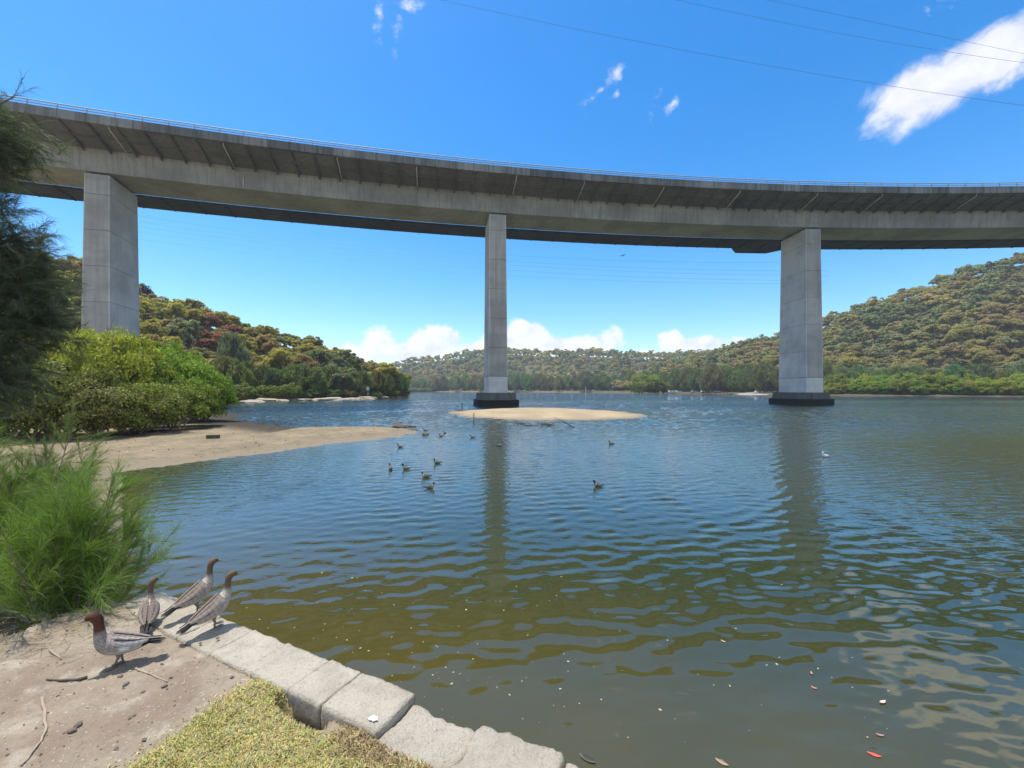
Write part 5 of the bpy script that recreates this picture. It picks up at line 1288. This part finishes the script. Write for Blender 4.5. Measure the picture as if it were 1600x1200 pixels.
pole(915, 615.5, 604, 285, .16, 'pale marker post standing in the far water', False, 'marker_post', 'post', 'pipe'); pole(740.5, 661, 645, 34.5, .035, 'thin dark stake in the water before the middle pier', False, 'stake', 'stake')
pole(722, 639, 630, 60, .06, 'thin stake in the water left of the middle pier', False, 'stake', 'stake')
t = thing('notice_board', (at(575, 122), 122, 1.0), 'pale notice board standing on the left shore', 'sign'); m = MB(); m.tube([(0, 0, 0), (0, 0, 2.6)], .09, 6); link('post', m.me('post', M['steel']), t)
m = MB(); m.box((-.4, -.16, 1.7), (.4, -.1, 2.7)); link('board', m.me('board', M['pipe']), t)

# ------------------------------------------------------------------ boat ramp, jetty, parked vehicles on the far bank
def pt(px, v): return [float(a[0]) for a in right_hill.surf(np.array([px]), np.array([v]))]
ra, rb = pt(1150, -0.005), pt(1192, -0.005)
m = MB(); x0, y0 = at(1148, 256), 256; x1, y1 = at(1200, 238), 238
def slab(c, zz): return [(x, y, z) for (x, y), z in zip(c, zz)]
top = slab([(x0, y0), (x1, y1), (x1 + 9, y1 + 14), (x0 + 16, y0 + 14)], (-.2, -.2, 1.35, 1.35)); bot = [(x, y, z - .6) for x, y, z in top]
m.add(top + bot, [(0, 1, 2, 3), (4, 7, 6, 5), (0, 4, 5, 1), (1, 5, 6, 2), (2, 6, 7, 3), (3, 7, 4, 0)])
o = tag(link('boat_ramp', m.me('boat_ramp', simple('ramp_concrete', (.36, .34, .30), .9))), 'pale concrete boat ramp sloping into the water on the far bank', 'ramp')
t = thing('jetty', (at(1118, 262), 262, 0), 'low timber jetty beside the boat ramp', 'jetty'); m = MB(); m.box((-6.5, -1, .55), (6.5, 1, .8)); link('deck', m.me('deck', M['palebark']), t)
for q in (-6, -3, 0, 3, 6): m = MB(); m.tube([(q, 0, -1), (q, 0, 1.5)], .14, 6); link('pile', m.me('pile', M['darkwood']), t)
def vehicle_parts(kind):
    L_, W_, H_ = {'car': (4.4, 1.8, 1.45), 'van': (5.2, 2.0, 2.2)}[kind]; b = MB(); w2 = W_ / 2
    if kind == 'car': prof = [(-L_ / 2, .35), (L_ / 2, .35), (L_ / 2, .75), (L_ * .28, .92), (-L_ * .46, .95), (-L_ / 2, .85)]; cab = [(-L_ * .42, .95), (L_ * .24, .93), (L_ * .08, H_), (-L_ * .32, H_)]
    else: prof = [(-L_ / 2, .35), (L_ / 2, .35), (L_ / 2, 1.0), (L_ * .40, 1.25), (-L_ / 2, 1.25)]; cab = [(-L_ / 2 + .02, 1.25), (L_ * .39, 1.24), (L_ * .28, H_), (-L_ / 2 + .06, H_)]
    def extr(p, w): n_ = len(p); V_ = [(x, -w, z) for x, z in p] + [(x, w, z) for x, z in p]; return V_, [tuple(range(n_)), tuple(range(2 * n_ - 1, n_ - 1, -1))] + [(i, i + n_, (i + 1) % n_ + n_, (i + 1) % n_) for i in range(n_)]
    b.add(*extr(prof, w2)); rf = MB(); rf.add(*extr([cab[2], cab[3], (cab[3][0], H_ + .05), (cab[2][0], H_ + .05)], w2 * .86)); g = MB(); g.add(*extr(cab, w2 * .88))
    wh = MB(); wh.tube([(0, -.11, 0), (0, .11, 0)], .33, 12)
    return b, rf, g, wh, L_, W_
M['glass'] = simple('car_glass', (.03, .035, .04), .08); M['tyre'] = simple('tyre', (.02, .02, .02), .9)
paints = {k: simple(k + '_paint', c_, .3, var=.03) for k, c_ in {'white': (.75, .75, .75), 'silver': (.5, .52, .54), 'dark blue': (.03, .05, .12), 'red': (.35, .03, .025), 'black': (.02, .02, .022)}.items()}
vp = {k: vehicle_parts(k) for k in ('car', 'van')}; vme = {}
for k, (b, rf, g, wh, L_, W_) in vp.items(): vme[k] = (b.me('body', None), rf.me('roof', None), g.me('windows', M['glass']), wh.me('wheel', M['tyre'], True))
for me in vme['car'][:2] + vme['van'][:2]: me.materials.append(paints['white'])
for px, Y, k, c_, h, lab in [(1050, 300, 'van', 'white', 10, 'white van parked on the far bank next to the rounded mangrove'), (1061, 298, 'car', 'white', 15, 'white car parked right of the white van under the she-oaks'), (1072, 300, 'car', 'dark blue', -20, 'dark blue car parked between tree trunks on the far bank'), (1086, 292, 'car', 'silver', 0, 'silver car parked in the shade left of the jetty'),
                             (1101, 290, 'van', 'white', 8, 'white van parked above the jetty'), (1113, 286, 'car', 'silver', 170, 'silver car parked between the jetty and the white van'), (1122, 284, 'car', 'white', 5, 'white car parked above the right end of the jetty'), (1134, 280, 'car', 'red', 12, 'red car parked left of the boat ramp'),
                             (1186, 262, 'van', 'white', 185, 'white van parked at the top of the boat ramp'), (1196, 256, 'car', 'silver', 5, 'silver car parked right of the boat ramp'), (1206, 254, 'car', 'white', 0, 'white car parked second left of the right pier'), (1217, 250, 'van', 'white', 0, 'white van parked hard against the left side of the right pier')]:
    x, y = at(px, Y), Y; zg = 1.02
    t = thing('parked_' + k, (x, y, zg), lab, k, 'vehicles parked on the far bank', R(h)); L_, W_ = vp[k][4:]
    for nm_, me in zip(('body', 'roof', 'windows'), vme[k][:3]):
        o = link(nm_, me, t)
        if nm_ != 'windows': o.material_slots[0].link = 'OBJECT'; o.material_slots[0].material = paints[c_]
    for sx in (-1, 1):
        for sy in (-1, 1): link('wheel', vme[k][3], t, (sx * L_ * .31, sy * (W_ / 2 - .08), .33))
# boats at the ramp: one aluminium dinghy
t = thing('dinghy', (at(1141, 258), 258, 0.0), 'small pale dinghy moored beside the boat ramp', 'boat', None, .2); m = MB()
hv = []; 
for (x, w_, zt) in ((-2, .8, .7), (-1, .9, .65), (0, .9, .65), (1, .75, .72), (1.8, .3, .85), (2.1, .03, .92)): hv += [(x, -w_, zt), (x, -w_ * .6, -.1), (x, w_ * .6, -.1), (x, w_, zt)]
m.add(hv, [(4 * i + j, 4 * i + j + 1, 4 * i + j + 5, 4 * i + j + 4) for i in range(5) for j in range(3)] + [(0, 3, 2, 1)]); link('hull', m.me('hull', M['steel']), t)
m = MB()
for x in (-1.2, .2): m.box((x - .15, -.72, .42), (x + .15, .72, .46))
link('seat', m.me('seat', M['pipe']), t)
m = MB(); m.box((-2.35, -.15, .1), (-2.02, .15, 1.05)); link('outboard', m.me('outboard', M['darksteel']), t)

# ------------------------------------------------------------------ air: thin summer haze over the whole reach
hz = MB(); hz.box((-900, -75, -4.0), (900, 1100, 130.0))
hm = bpy.data.materials.new('haze_air'); hm.use_nodes = True; ht = NT(hm.node_tree); ht.n.clear()
pv = ht.add('ShaderNodeVolumePrincipled'); pv.inputs['Color'].default_value = (0.86, 0.93, 1.0, 1); pv.inputs['Density'].default_value = 0.00024; pv.inputs['Anisotropy'].default_value = 0.3
ho = ht.add('ShaderNodeOutputMaterial'); ht.put(ho.inputs['Volume'], pv.outputs[0])
tag(link('haze', hz.me('haze', hm)), kind='stuff')
